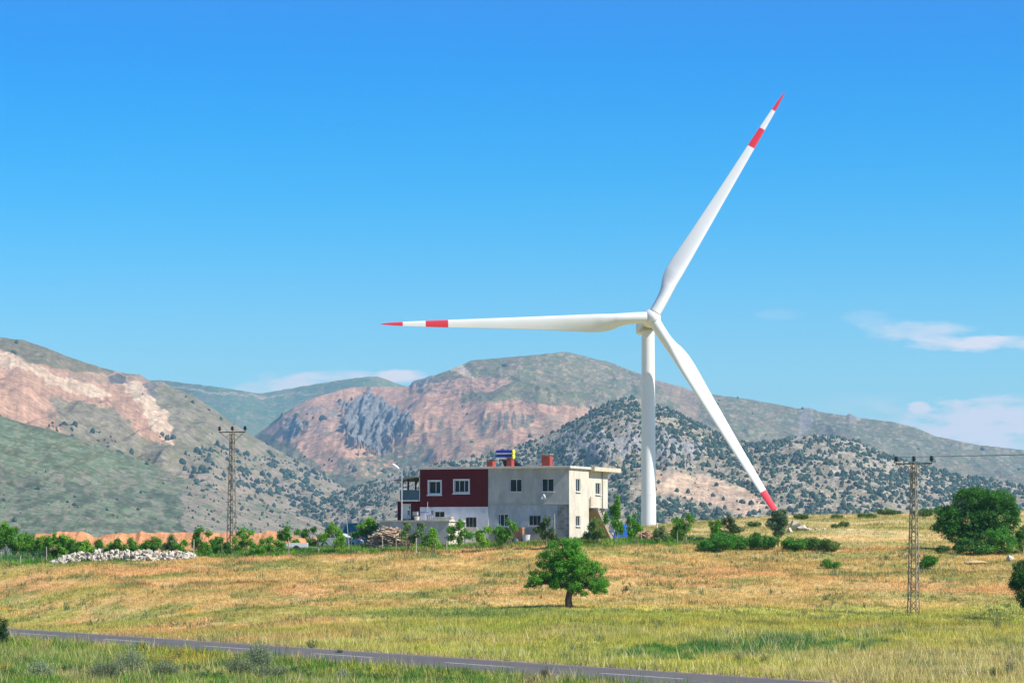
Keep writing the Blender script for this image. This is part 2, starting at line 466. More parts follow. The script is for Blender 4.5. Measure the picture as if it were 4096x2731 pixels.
# ------------------------------------------------------------------ mountains
K = 1024 / 2352.
def inpoly(x, y, poly):
    poly = np.array(poly, float); r = np.zeros(x.shape, bool)
    n = len(poly); j = n - 1
    for i in range(n):
        xi, yi = poly[i]; xj, yj = poly[j]
        c = ((yi > y) != (yj > y)) & (x < (xj - xi) * (y - yi) / (yj - yi + 1e-9) + xi)
        r ^= c; j = i
    return r
LAYERS = {}
def hill(name, label, sky, Dr, Db, base, paints, seed, amp=.10, gul=.035, zb=-80., rows=170, cliff=None, power=1.0, dvar=.08, rough_sky=.8, step=2.0, fine=.006):
    sky = np.array(sky, float)
    px = np.arange(-260, 1290, step)
    X = px / K
    ysk = np.interp(X, sky[:, 0], sky[:, 1]) * K
    ysk = ysk + (fbm(px / 30, px * 0 + seed, 4, seed) - .5) * 2.2 * rough_sky + (fbm(px / 5, px * 0, 3, seed + 3) - .5) * 1.1 * rough_sky
    dr = Dr * (1 + dvar * (fbm(px / 160, px * 0, 2, seed + 9) - .5) * 2)
    zr = slope(ysk) * dr
    kk = int(120 / step) // 2 * 2 + 1; zr_s = np.convolve(np.pad(zr, kk // 2, mode='edge'), np.hanning(kk + 2)[1:-1] / np.hanning(kk + 2).sum(), 'valid')
    db = Db * (1 + .12 * (fbm(px / 120, px * 0 + 3, 2, seed + 11) - .5))
    v = np.concatenate([np.linspace(0, 1, rows), 1 + np.array([.03, .08, .16, .3, .6])])
    V, PX = np.meshgrid(v, px, indexing='ij')
    vv = np.minimum(V, 1)
    D = db[None] + (dr - db)[None] * V
    T = vv ** power
    Z = zb + (zr_s[None] - zb) * T + (zr - zr_s)[None] * vv ** 9
    x = xk(PX, 341 + 0 * PX) * D
    H = np.maximum(zr - zb, 40)[None]
    env = np.sin(np.pi * np.clip(vv, 0, 1)) ** .6
    sx = x / (Dr * .16); sy = D / (Dr * .45)
    Z = Z + H * amp * env * (fbm(sx, sy, 4, seed + 20) - .5) * 2
    Z = Z + H * gul * env * (ridged(x / (Dr * .035) + 1.5 * fbm(sx * 2, sy * 2, 2, seed), D / (Dr * .25), 4, seed + 30) - .5) * 2
    Z = Z + H * gul * .42 * env * (ridged(x / (Dr * .011) + 1.2 * fbm(sx * 5, sy * 5, 2, seed), D / (Dr * .09), 3, seed + 35) - .5) * 2
    Z = Z + H * fine * (fbm(x / (Dr * .004), D / (Dr * .006), 3, seed + 40) - .5) * 2 * env
    ipx, ipy = proj(x, D, Z)
    IX, IY = ipx / K, ipy / K
    # back side falls away
    back = V > 1
    Z = np.where(back, zr[None] - (V - 1) * (dr - db)[None] * .55, Z)
    col = np.zeros(x.shape + (3,)) + np.array(base)
    wx = IX + (fbm(ipx / 9, ipy / 7, 4, seed + 50) - .5) * 26
    wy = IY + (fbm(ipx / 9, ipy / 7, 4, seed + 60) - .5) * 18
    n_st = fbm(ipx / 2.6 + ipy / 22, ipy / 30, 3, seed + 70)
    n_p = fbm(ipx / 10, ipy / 5, 4, seed + 80); n_f = fbm(ipx / 3.0, ipy / 2.0, 3, seed + 90)
    for p in paints:
        if p[0] == 'poly':
            _, poly, c, st = p[:4]
            msk = inpoly(wx, wy, poly).astype(float) * st
            c2 = np.array(c) * (.66 + .68 * n_st[..., None])
            col = col * (1 - msk[..., None]) + c2 * msk[..., None]
        elif p[0] == 'noise':
            _, c, lo, hi, st, which = p
            nn = {'p': n_p, 'f': n_f, 's': n_st}[which]
            msk = ss(lo, hi, nn) * st
            col = col * (1 - msk[..., None]) + np.array(c) * msk[..., None]
        elif p[0] == 'npoly':
            _, poly, c, lo, hi, st, which = p
            nn = {'p': n_p, 'f': n_f, 's': n_st}[which]
            msk = ss(lo, hi, nn) * st * inpoly(wx, wy, poly)
            col = col * (1 - msk[..., None]) + np.array(c) * msk[..., None]
        elif p[0] == 'cliff':
            _, poly, c, ampm = p
            msk = inpoly(wx + (n_f - .5) * 40, wy + (n_p - .5) * 60, poly).astype(float) * ~back
            r = ridged(ipx / 8 + ipy / 16, ipy / 15, 3, seed + 99) * .75 + .35 * ridged(ipx / 2.6 + ipy / 9, ipy / 6, 3, seed + 101)
            # push the rock towards and away from the valley: real relief
            Z = Z + msk * (r - .5) * ampm
            D = D - msk * (r - .5) * ampm * 1.6
            col = col * (1 - msk[..., None]) + np.array(c) * (.75 + .5 * n_f[..., None]) * msk[..., None]
    xx = xk(PX, 341 + 0 * PX) * D
    mb = MB(); mb.add(np.stack([xx, D, Z], -1).reshape(-1, 3), grid_faces(len(px), len(v)), np.clip(col * 1.12, .01, .9).reshape(-1, 3))
    o = mb.build(name, M_hill, smooth=True)
    tag(o, label, 'mountain', kind='structure')
    LAYERS[name] = (px, v, xx, D, Z, ipx, ipy)
    return o
PINK = (.60, .34, .215); CREAM = (.80, .57, .37); OLIV = (.21, .195, .085); GREEN = (.12, .18, .07); ROCK = (.36, .31, .26); GRB = (.34, .28, .18); TANM = (.48, .34, .20)
hill('far_hills', 'distant green ridge seen between the quarried mountains',
     [(-700, 880), (300, 875), (370, 872), (450, 881), (600, 903), (700, 886), (820, 867), (870, 864), (930, 885), (1050, 900), (1400, 950), (1900, 1010), (2352, 1090), (3200, 1200)],
     9500, 7600, GREEN, [('noise', OLIV, .45, .6, .7, 'p'), ('poly', [(400, 887), (600, 908), (740, 897), (740, 900), (600, 912), (400, 891)], TANM, .8),
                         ('noise', TANM, .62, .75, .35, 'f')], 3, amp=.05, gul=.03)
hill('central_mountain', 'broad quarried mountain with pink scree and a grey cliff',
     [(-900, 1250), (300, 1150), (500, 1060), (600, 990), (650, 950), (720, 912), (810, 887), (940, 886), (950, 874), (1000, 862), (1060, 838), (1080, 828), (1150, 820), (1250, 811), (1300, 807), (1400, 831),
      (1500, 869), (1600, 899), (1700, 913), (1830, 936), (1860, 935), (1880, 943), (1940, 952), (1950, 947), (1970, 957), (2050, 967), (2100, 980), (2150, 1002), (2250, 1022), (2352, 1032), (2800, 1050), (3200, 1100)],
     6200, 3400, (.22, .185, .10),
     [('noise', (.16, .175, .08), .42, .58, .7, 'p'), ('noise', TANM, .56, .68, .55, 'f'),
      ('poly', [(1490, 865), (1620, 900), (1600, 960), (1400, 960), (1330, 985), (1180, 1050), (1500, 1040), (1560, 930)], (.40, .27, .16), .75),
      ('poly', [(600, 988), (740, 895), (820, 880), (960, 878), (1160, 866), (1175, 880), (1130, 898), (1040, 905), (1090, 912), (1250, 928), (1400, 938), (1330, 985), (1180, 1030), (960, 1085), (900, 1110), (760, 1085), (650, 1015)], PINK, .92),
      ('poly', [(1035, 845), (1062, 836), (1092, 868), (1070, 868)], CREAM, .9),
      ('poly', [(1060, 866), (1170, 866), (1168, 880), (1060, 876)], (.5, .30, .2), .8),
      ('poly', [(1060, 905), (1150, 908), (1180, 922), (1060, 922)], OLIV, .8),
      ('npoly', [(960, 870), (1160, 880), (1150, 920), (960, 900)], (.12, .12, .12), .55, .6, .7, 'f'),
      ('npoly', [(900, 960), (1400, 945), (1330, 1000), (1150, 1060), (980, 1085), (900, 1040)], (.30, .24, .15), .46, .58, .6, 'p'),
      ('npoly', [(1130, 940), (1200, 945), (1240, 960), (1190, 985), (1100, 985)], (.10, .13, .09), .40, .5, .8, 's'),
      ('npoly', [(840, 1060), (960, 1005), (1000, 1085), (860, 1120)], (.15, .16, .09), .3, .45, .8, 'f'),
      ('cliff', [(782, 930), (850, 908), (900, 930), (945, 955), (945, 990), (900, 1005), (880, 1050), (830, 1040), (800, 990)], (.24, .235, .23), 27),
      ('cliff', [(645, 975), (685, 945), (700, 985), (665, 1010)], (.25, .24, .22), 18),
      ('npoly', [(690, 930), (790, 925), (780, 1010), (700, 990)], (.30, .25, .2), .5, .56, .9, 'f'),
      ('cliff', [(950, 872), (985, 862), (985, 880), (960, 890)], (.25, .24, .22), 10),
      ('npoly', [(780, 1050), (960, 1040), (1000, 1200), (700, 1200)], (.15, .17, .10), .3, .5, .8, 'f'),
      ('poly', [(1840, 938), (1870, 934), (1862, 975), (1830, 1000)], (.38, .32, .27), .8),
      ('poly', [(1930, 955), (1950, 945), (1985, 960), (1960, 968)], (.38, .32, .27), .8),
      ('npoly', [(1700, 930), (2352, 1040), (2352, 1090), (1900, 1000)], (.32, .28, .22), .60, .7, .8, 'f'),
      ], 11, amp=.13, gul=.085, power=.9, fine=.012, step=1.2, rows=300)
hill('left_mountain', 'quarried mountain on the left with pale landslip scars',
     [(-700, 640), (-200, 725), (0, 773), (50, 780), (100, 795), (160, 820), (230, 842), (290, 856), (320, 858), (345, 874), (375, 877), (400, 890), (440, 905), (500, 945), (560, 985), (600, 1012), (660, 1045), (720, 1075), (800, 1125), (900, 1200), (1100, 1300), (3000, 1500)],
     4300, 2300, GRB,
     [('noise', OLIV, .45, .6, .7, 'p'), ('noise', (.34, .29, .21), .56, .66, .6, 'f'),
      ('poly', [(0, 765), (120, 790), (320, 855), (300, 868), (120, 850), (0, 800)], (.22, .185, .105), .8),
      ('poly', [(-500, 760), (0, 800), (60, 833), (180, 850), (320, 862), (350, 880), (335, 915), (380, 960), (405, 1022), (330, 1005), (260, 935), (200, 920), (110, 915), (170, 1010), (100, 1010), (60, 985), (0, 965), (-500, 950)], PINK, .85),
      ('poly', [(-100, 790), (0, 805), (70, 832), (130, 860), (230, 886), (260, 905), (230, 915), (180, 903), (110, 880), (60, 848), (0, 842), (-100, 830)], CREAM, .85),
      ('poly', [(170, 850), (330, 862), (350, 885), (250, 880), (140, 868)], (.46, .32, .2), .75),
      ('poly', [(262, 870), (330, 878), (345, 905), (385, 950), (402, 1018), (385, 1012), (345, 975), (320, 925)], CREAM, .95),
      ('poly', [(245, 862), (290, 862), (293, 880), (258, 878)], (.15, .14, .14), .95),
      ('npoly', [(100, 905), (250, 925), (330, 1010), (180, 1020), (110, 960)], (.26, .21, .14), .50, .60, .7, 'p'),
      ('poly', [(330, 880), (350, 875), (365, 905), (340, 912)], (.14, .14, .15), .7),
      ('npoly', [(400, 1080), (820, 1080), (820, 1220), (400, 1220)], (.40, .31, .23), .40, .55, .8, 'f')], 23, amp=.15, gul=.09, fine=.013, step=1.5, rows=220)
hill('rocky_hill', 'pale rocky hills dotted with dark juniper trees behind the house',
     [(-700, 1290), (300, 1270), (560, 1215), (640, 1190), (700, 1165), (760, 1140), (850, 1105), (920, 1085), (1000, 1062), (1100, 1046), (1180, 1028), (1250, 1000), (1300, 978), (1350, 950), (1400, 925), (1450, 913), (1500, 925), (1560, 952), (1650, 995), (1720, 1020), (1800, 1007), (1880, 998), (1960, 1012),
      (2050, 1050), (2130, 1072), (2200, 1088), (2352, 1112), (2800, 1170), (3200, 1200)],
     3000, 1350, (.42, .34, .23),
     [('noise', (.30, .28, .17), .44, .58, .6, 'p'), ('noise', (.60, .52, .41), .54, .64, .75, 'f'),
      ('cliff', [(1290, 1010), (1350, 985), (1420, 1000), (1480, 990), (1620, 1020), (1600, 1060), (1500, 1050), (1380, 1060), (1290, 1050)], (.42, .39, .36), 9),
      ('poly', [(1480, 1078), (1560, 1083), (1640, 1095), (1720, 1125), (1760, 1160), (1720, 1185), (1680, 1172), (1600, 1148), (1480, 1120)], (.74, .52, .34), .95),
      ('poly', [(1860, 995), (1890, 995), (1960, 1015), (1975, 1028), (1940, 1024)], (.46, .41, .33), .8),
      ('npoly', [(880, 1090), (1010, 1060), (1010, 1120), (850, 1150)], (.40, .36, .31), .45, .55, .85, 'f')], 37, amp=.09, gul=.05, fine=.013)
hill('green_foothill', 'smooth green foothill below the left mountain',
     [(-700, 800), (-200, 900), (0, 953), (60, 972), (120, 985), (200, 1010), (280, 1040), (350, 1062), (420, 1095), (520, 1130), (600, 1152), (700, 1185), (800, 1215), (900, 1240), (1100, 1300), (3000, 1500)],
     2600, 1300, (.195, .25, .14),
     [('noise', (.15, .17, .08), .42, .6, .8, 'p'), ('noise', (.36, .33, .21), .54, .66, .6, 'f'), ('npoly', [(-300, 1080), (1100, 1080), (1100, 1300), (-300, 1300)], (.30, .26, .19), .44, .56, .7, 'f'),
      ('npoly', [(420, 1110), (1100, 1110), (1100, 1300), (420, 1300)], (.38, .31, .23), .3, .45, .8, 'p'),
      ('npoly', [(-300, 1100), (420, 1120), (420, 1300), (-300, 1300)], (.08, .12, .07), .5, .6, .6, 'p')], 53, amp=.08, gul=.03)

# conifers on the hills
R1 = np.random.default_rng(11)
def conifer_arrays(h, w, r):
    n = 7; rings = [(0.0, .6), (.15, 1.1), (.45, 1.0), (.78, .58)]
    v = []
    for (t, q) in rings:
        for k in range(n):
            a = 2 * math.pi * (k + .5 * r.random()) / n
            rr = w * q * (.7 + .5 * r.random())
            v.append((rr * math.cos(a), rr * math.sin(a), h * (t + .05 * (r.random() - .5)) if t > 0 else -.4))
    v.append((0, 0, h))
    f3 = [(3 * n + k, 3 * n + (k + 1) % n, 4 * n) for k in range(n)]
    f4 = [(i * n + k, i * n + (k + 1) % n, (i + 1) * n + (k + 1) % n, (i + 1) * n + k) for i in range(3) for k in range(n)]
    return np.array(v), np.array(f4), np.array(f3)
VARI = [conifer_arrays(1, .30 + .07 * i, R1) for i in range(6)]
cand = []      # (x, y, z, h, variant)
def scatter(layer, n, dens, hmin, hmax):
    px, v, X, D, Z, ipx, ipy = LAYERS[layer]
    nr, nc = X.shape
    nr -= 5
    for _ in range(n):
        i = R1.random() * (nr - 2); j = R1.random() * (nc - 2)
        i0, j0 = int(i), int(j); fi, fj = i - i0, j - j0
        def b(A): return (A[i0, j0] * (1 - fj) + A[i0, j0 + 1] * fj) * (1 - fi) + (A[i0 + 1, j0] * (1 - fj) + A[i0 + 1, j0 + 1] * fj) * fi
        x, y, z = b(X), b(D), b(Z)
        p, q = proj(x, y, z)
        if not (-30 < p < 1054) or q > 556: continue
        if R1.random() > dens(p / K, q / K, p, q): continue
        cand.append((x, y, z, hmin + (hmax - hmin) * R1.random() ** 2.6, int(R1.integers(6)), layer))
def near_seg(x, y, ax, ay, bx, by, w):
    t = max(0, min(1, ((x - ax) * (bx - ax) + (y - ay) * (by - ay)) / ((bx - ax) ** 2 + (by - ay) ** 2)))
    return math.hypot(x - ax - t * (bx - ax), (y - ay - t * (by - ay)) * 1.6) < w
CR = [(1480, 1078), (1560, 1083), (1640, 1095), (1720, 1125), (1760, 1160), (1720, 1185), (1680, 1172), (1600, 1148), (1480, 1120)]
def dens_e(X, Y, p, q):
    d = .24 + .60 * float(ss(.40, .6, fbm(p / 16, q / 9, 4, 5)))
    for (ax_, ay_, bx_, by_) in ((1290, 985, 1350, 952), (1350, 952, 1450, 915), (1500, 927, 1720, 1015), (1880, 1000, 2130, 1070)):
        if near_seg(X, Y, ax_, ay_ + 3, bx_, by_ + 3, 9): d = .85
    if X < 1000: d *= .6
    if inpoly(np.array([X]), np.array([Y]), CR)[0]: d *= .06
    if X > 1760 and Y < 1080: d *= .75
    if Y > 1120: d *= 1.25
    return d
scatter('rocky_hill', 105000, dens_e, .8, 4.5)
def dens_b(X, Y, p, q):
    d = .003 if X < 420 else .02
    if near_seg(X, Y, 130, 975, 240, 1012, 26): d = .55
    if near_seg(X, Y, 340, 990, 400, 1010, 9): d = .5
    if near_seg(X, Y, 470, 1035, 520, 1035, 22): d = .7
    if near_seg(X, Y, 545, 1090, 720, 1150, 32): d = .75
    if near_seg(X, Y, 230, 1045, 340, 1050, 14): d = .6
    if Y > 1040 and X > 400: d = max(d, .16 + .3 * float(ss(.45, .6, fbm(p / 14, q / 8, 3, 8))))
    if near_seg(X, Y, 0, 965, 100, 1000, 8): d = .35
    return d
scatter('left_mountain', 30000, dens_b, 2, 7.5)
def dens_a(X, Y, p, q):
    d = .012 + (.22 * float(ss(.45, .6, fbm(p / 18, q / 5, 3, 9))) if Y > 1110 else 0) + (.35 if (X > 430 and Y > 1100) else 0)
    return d
scatter('green_foothill', 16000, dens_a, 1.0, 3.2)
def dens_d(X, Y, p, q):
    if near_seg(X, Y, 780, 1070, 960, 1090, 40): return .3
    return .03 if Y > 900 else .008
scatter('central_mountain', 6500, dens_d, 4, 9)
cand.sort(key=lambda c: -c[3] / c[1] * (1 if (c[1] < 4000) else .2))
JUN = np.array((.034, .070, .042))
protos = []
for k in range(6):
    v, f4, f3 = VARI[k]
    m = MB(); m.add(v * 1.0, f4, JUN * (.85 + .06 * k)); m.add(v, f3, JUN * (1 + .05 * k))
    protos.append(m)
objs = {}
CL = {'rocky_hill': ('dark conifer on the pale rocky hill behind the house and turbine', 'conifers on the rocky hill'),
      'left_mountain': ('dark conifer on the stony slope below the left quarry scars', 'conifers on the left mountain'),
      'green_foothill': ('dark conifer on the low green foothill at the left', 'conifers on the green foothill'),
      'central_mountain': ('dark conifer on the broad quarried mountain in the centre', 'conifers on the central mountain')}
for i, (x, y, z, h, k, lay) in enumerate(cand[:300]):
    if k not in objs:
        o = protos[k].build('conifer_tree', M_leaf); objs[k] = o
    else:
        o = objs[k].copy(); COL.objects.link(o)
    tag(o, CL[lay][0], 'conifer', CL[lay][1])
    o.location = (x, y, z - .1); o.scale = (h, h, h); o.rotation_euler = (0, 0, float(R1.random() * 6.28))
m = MB()
for (x, y, z, h, k, lay) in cand[300:]:
    v, f4, f3 = VARI[k]
    a = R1.random() * 6.28; ca, sa = math.cos(a), math.sin(a)
    vv = v * np.array([h * (.8 + .6 * R1.random()), h, h * (.7 + .4 * R1.random())])
    vv = np.stack([vv[:, 0] * ca - vv[:, 1] * sa + x, vv[:, 0] * sa + vv[:, 1] * ca + y, vv[:, 2] + z - .1], -1)
    m.add(vv, f4, JUN * (.65 + 1.1 * R1.random() ** 1.5) * np.array([.85 + .5 * R1.random(), 1, 1])); m.f.append(f3 + m.n - len(vv)); m.m.append(np.zeros(len(f3), int))
tag(m.build('hillside_conifers', M_leaf), 'thousands of small dark conifers and scrub dotting the slopes', 'conifers', kind='stuff')

# ------------------------------------------------------------------ wind turbine
WHITE = (.74, .745, .73); RED = (.68, .02, .035)
TD_ = 650.0
hubc = at_depth(651.5, 317.5, TD_)
YAW = math.radians(7); TILT = math.radians(6.5)
ax = Vector((math.sin(YAW) * math.cos(TILT), -math.cos(YAW) * math.cos(TILT), math.sin(TILT)))   # nose direction
rt = Vector((math.cos(YAW), math.sin(YAW), 0))
upv = rt.cross(ax) * -1
if upv.z < 0: upv = -upv
tower_xy = hubc - Vector((ax.x, ax.y, 0)) * 4.6
tz0 = float(zt(tower_xy.x, tower_xy.y)) - .5
tb = Vector((tower_xy.x, tower_xy.y, tz0))
turb = thing('wind_turbine', tb, 'white three-bladed wind turbine with red blade bands towering behind the house', 'wind turbine')
m = MB(); n = 48; zs = []; rs = []
ztop = hubc.z - 2.0
for k in range(16):
    t = k / 15.; zs.append(tz0 + (ztop - tz0) * t); rs.append(2.05 - .65 * t)
# seams: low flange rings
pts = [(tb.x, tb.y, z) for z in zs]
m.tube(pts, rs, n, WHITE)
m.build('tower', M_white, turb, tb, smooth=True)
m = MB()
for t in (.36, .68):
    z = tz0 + (ztop - tz0) * t; r = 2.05 - .65 * t
    m.tube([(tb.x, tb.y, z - .06), (tb.x, tb.y, z + .06)], [r + .03, r + .03], n, (.7, .7, .68))
m.build('tower_flange', M_white, turb, tb)
# nacelle
def loft(mb, secs, c, mat=0, close=True):
    n = len(secs[0]); v = np.concatenate([np.array(q, float) for q in secs])
    f = [(k * n + j, k * n + (j + 1) % n, (k + 1) * n + (j + 1) % n, (k + 1) * n + j) for k in range(len(secs) - 1) for j in range(n)]
    mb.add(v, f, c, mat)
    if close:
        mb.add(secs[0], [tuple(range(n))[::-1]], c, mat); mb.add(secs[-1], [tuple(range(n))], c, mat)
m = MB()
def sq(c, w, h, p=4, n=24):
    out = []
    for k in range(n):
        a = 2 * math.pi * k / n
        cx = math.copysign(abs(math.cos(a)) ** (2 / p), math.cos(a)); sy_ = math.copysign(abs(math.sin(a)) ** (2 / p), math.sin(a))
        out.append(tuple(c + rt * (cx * w) + upv * (sy_ * h)))
    return out
base = hubc - ax * 1.9
loft(m, [sq(base, 1.45, 1.5), sq(base - ax * .4, 1.6, 1.7), sq(base - ax * 4, 1.65, 1.75), sq(base - ax * 9, 1.6, 1.7), sq(base - ax * 10.5, 1.4, 1.5)], (.66, .65, .60))
m.build('nacelle', M_white, turb, tb, smooth=False)
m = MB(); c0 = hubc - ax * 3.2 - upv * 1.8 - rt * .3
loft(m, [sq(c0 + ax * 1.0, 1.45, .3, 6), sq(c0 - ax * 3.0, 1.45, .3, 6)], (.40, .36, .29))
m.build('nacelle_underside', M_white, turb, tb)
# spinner
m = MB(); secs = []
prof = [(-1.75, 1.72), (-1.6, 1.9), (-.6, 2.08), (.5, 1.95), (1.3, 1.5), (1.9, .95), (2.2, .45), (2.28, .05)]
for (a, r) in prof:
    secs.append([tuple(hubc + ax * a + rt * (r * math.cos(q)) + upv * (r * math.sin(q))) for q in np.arange(32) * 2 * math.pi / 32])
loft(m, secs, WHITE)
m.build('spinner', M_white, turb, tb, smooth=True)
m = MB()
m.tube([tuple(hubc - ax * 1.83), tuple(hubc - ax * 1.7)], [1.62, 1.62], 32, (.06, .06, .06))
m.build('hub_seam', M_white, turb, tb)
BL = 58.0
CH = [(0, 2.5), (.03, 2.5), (.07, 2.65), (.12, 3.5), (.17, 4.0), (.22, 3.9), (.35, 3.15), (.5, 2.5), (.65, 1.95), (.8, 1.45), (.9, 1.0), (.96, .62), (.99, .3), (1, .1)]
THK = [(0, 1), (.03, 1), (.08, .82), (.13, .5), (.2, .33), (.4, .24), (1, .17)]
TW = [(0, 26), (.1, 24), (.2, 17), (.4, 8), (.7, 2), (1, -1)]
def lerp(t, tab): return float(np.interp(t, [a for a, _ in tab], [b for _, b in tab]))
for ang in (58.9, 182.2, 301.3):
    a = math.radians(ang)
    d = rt * math.cos(a) + upv * math.sin(a)
    te = rt * math.cos(a + math.pi / 2) + upv * math.sin(a + math.pi / 2)
    secs = []; mats = []
    ts = sorted(set(list(np.linspace(0, 1, 64)) + [.748, .7485, .832, .8325, .917, .9175, .97, .985, .995]))
    for t in ts:
        ch = lerp(t, CH); th = lerp(t, THK); tw = math.radians(lerp(t, TW) + 3)
        cdir = te * math.cos(tw) - ax * math.sin(tw)
        ndir = ax * math.cos(tw) + te * math.sin(tw)
        circ = max(0, 1 - t / .13)
        cen = hubc + d * (1.2 + t * BL) + ax * (.6 + 1.0 * t * t)
        le = 1.25 * circ + .95 * (1 - circ) * (ch / 3.2) ** .6
        sec = []
        N_ = 28
        for k in range(N_):
            q = 2 * math.pi * k / N_
            xc = .5 - .5 * math.cos(q)                 # 0 leading .. 1 trailing
            yt = 5 * th * (.2969 * math.sqrt(xc) - .126 * xc - .3516 * xc ** 2 + .2843 * xc ** 3 - .1015 * xc ** 4) * (1 if q < math.pi else -1)
            xo, yo = xc * ch - le, yt * ch
            xq, yq = -1.25 * math.cos(q) , 1.25 * math.sin(q)
            w = circ ** .7 if circ > 0 else 0
            X_, Y_ = xo * (1 - w) + xq * w, yo * (1 - w) + yq * w
            sec.append(tuple(cen + cdir * X_ + ndir * Y_))
        secs.append(sec)
    m = MB(); N_ = 28
    for k in range(len(ts) - 1):
        tm = (ts[k] + ts[k + 1]) / 2
        c = RED if (.748 < tm < .832 or tm > .917) else WHITE
        v = np.array(secs[k] + secs[k + 1])
        m.add(v, [(j, (j + 1) % N_, N_ + (j + 1) % N_, N_ + j) for j in range(N_)], c)
    m.add(secs[-1], [tuple(range(N_))], RED)
    o = m.build('blade', M_white, turb, tb, smooth=True)
    bm = bmesh.new(); bm.from_mesh(o.data); bmesh.ops.remove_doubles(bm, verts=bm.verts, dist=.0005) if False else None; bm.free()

# ------------------------------------------------------------------ house
TH = math.radians(21)
HD = 264.0
HC = at_depth(569.25, 539, HD)
HU = Vector((-math.cos(TH), math.sin(TH), 0)); HV = Vector((math.sin(TH), math.cos(TH), 0))
HB = np.array([[HU.x, HU.y, 0], [HV.x, HV.y, 0], [0, 0, 1]])
def hw(v):       # house frame (u left along the front, v into the depth, z up) -> world
    v = np.asarray(v, float).reshape(-1, 3)
    return v @ HB + np.array([HC.x, HC.y, HC.z])
def fac(sx, sy, v0=0.0):     # photo pixel -> (u, z) on plane v = v0
    px, py = sx / 4., sy / 4.
    d = np.array([float(xk(px, py)), 1.0, float(slope(py))])
    n = np.array([HV.x, HV.y, 0]); p0 = np.array([HC.x, HC.y, HC.z]) + n * v0
    t = (p0 @ n) / (d @ n); P = d * t - np.array([HC.x, HC.y, HC.z])
    return float(P @ np.array([HU.x, HU.y, 0])), float(P[2])
def endw(sx, sy, u0=0.0):    # photo pixel -> (v, z) on plane u = u0
    px, py = sx / 4., sy / 4.
    d = np.array([float(xk(px, py)), 1.0, float(slope(py))])
    n = np.array([HU.x, HU.y, 0]); p0 = np.array([HC.x, HC.y, HC.z]) + n * u0
    t = (p0 @ n) / (d @ n); P = d * t - np.array([HC.x, HC.y, HC.z])
    return float(P @ np.array([HV.x, HV.y, 0])), float(P[2])
def hrect(sx0, sx1, sy0, sy1, v0=0.0):
    u1, z1 = fac(sx0, sy0, v0); u0, z0 = fac(sx1, sy1, v0)
    return u0, u1, z0, z1
house = thing('house', HC, 'two-storey flat-roofed house, half dark red and half bare grey render', 'house')
HO = tuple(HC)
MAR = (.115, .008, .013); GREY = (.46, .455, .41); WHT = (.66, .66, .68); CRM = (.60, .545, .44); BLK = (.29, .28, .26)
def holed(mb, a0, a1, z0, z1, holes, put, c, depth=.16, nor=1):
    """a wall rectangle with window openings; put(a, z, k) -> house frame, k = depth inward"""
    A = sorted(set([a0, a1] + [h[0] for h in holes] + [h[1] for h in holes]))
    Zs = sorted(set([z0, z1] + [h[2] for h in holes] + [h[3] for h in holes]))
    A = [a for a in A if a0 - 1e-6 <= a <= a1 + 1e-6]; Zs = [z for z in Zs if z0 - 1e-6 <= z <= z1 + 1e-6]
    for i in range(len(A) - 1):
        for j in range(len(Zs) - 1):
            am, zm = (A[i] + A[i + 1]) / 2, (Zs[j] + Zs[j + 1]) / 2
            if any(h[0] < am < h[1] and h[2] < zm < h[3] for h in holes): continue
            mb.add(hw([put(A[i], Zs[j], 0), put(A[i + 1], Zs[j], 0), put(A[i + 1], Zs[j + 1], 0), put(A[i], Zs[j + 1], 0)]), [(0, 1, 2, 3)], c)
    for h in holes:
        q = [(h[0], h[2]), (h[1], h[2]), (h[1], h[3]), (h[0], h[3])]
        for k in range(4):
            p, r = q[k], q[(k + 1) % 4]
            mb.add(hw([put(p[0], p[1], 0), put(r[0], r[1], 0), put(r[0], r[1], depth), put(p[0], p[1], depth)]), [(0, 1, 2, 3)], c)
def pf(a, z, k): return (a, k, z)            # front wall plane v=0
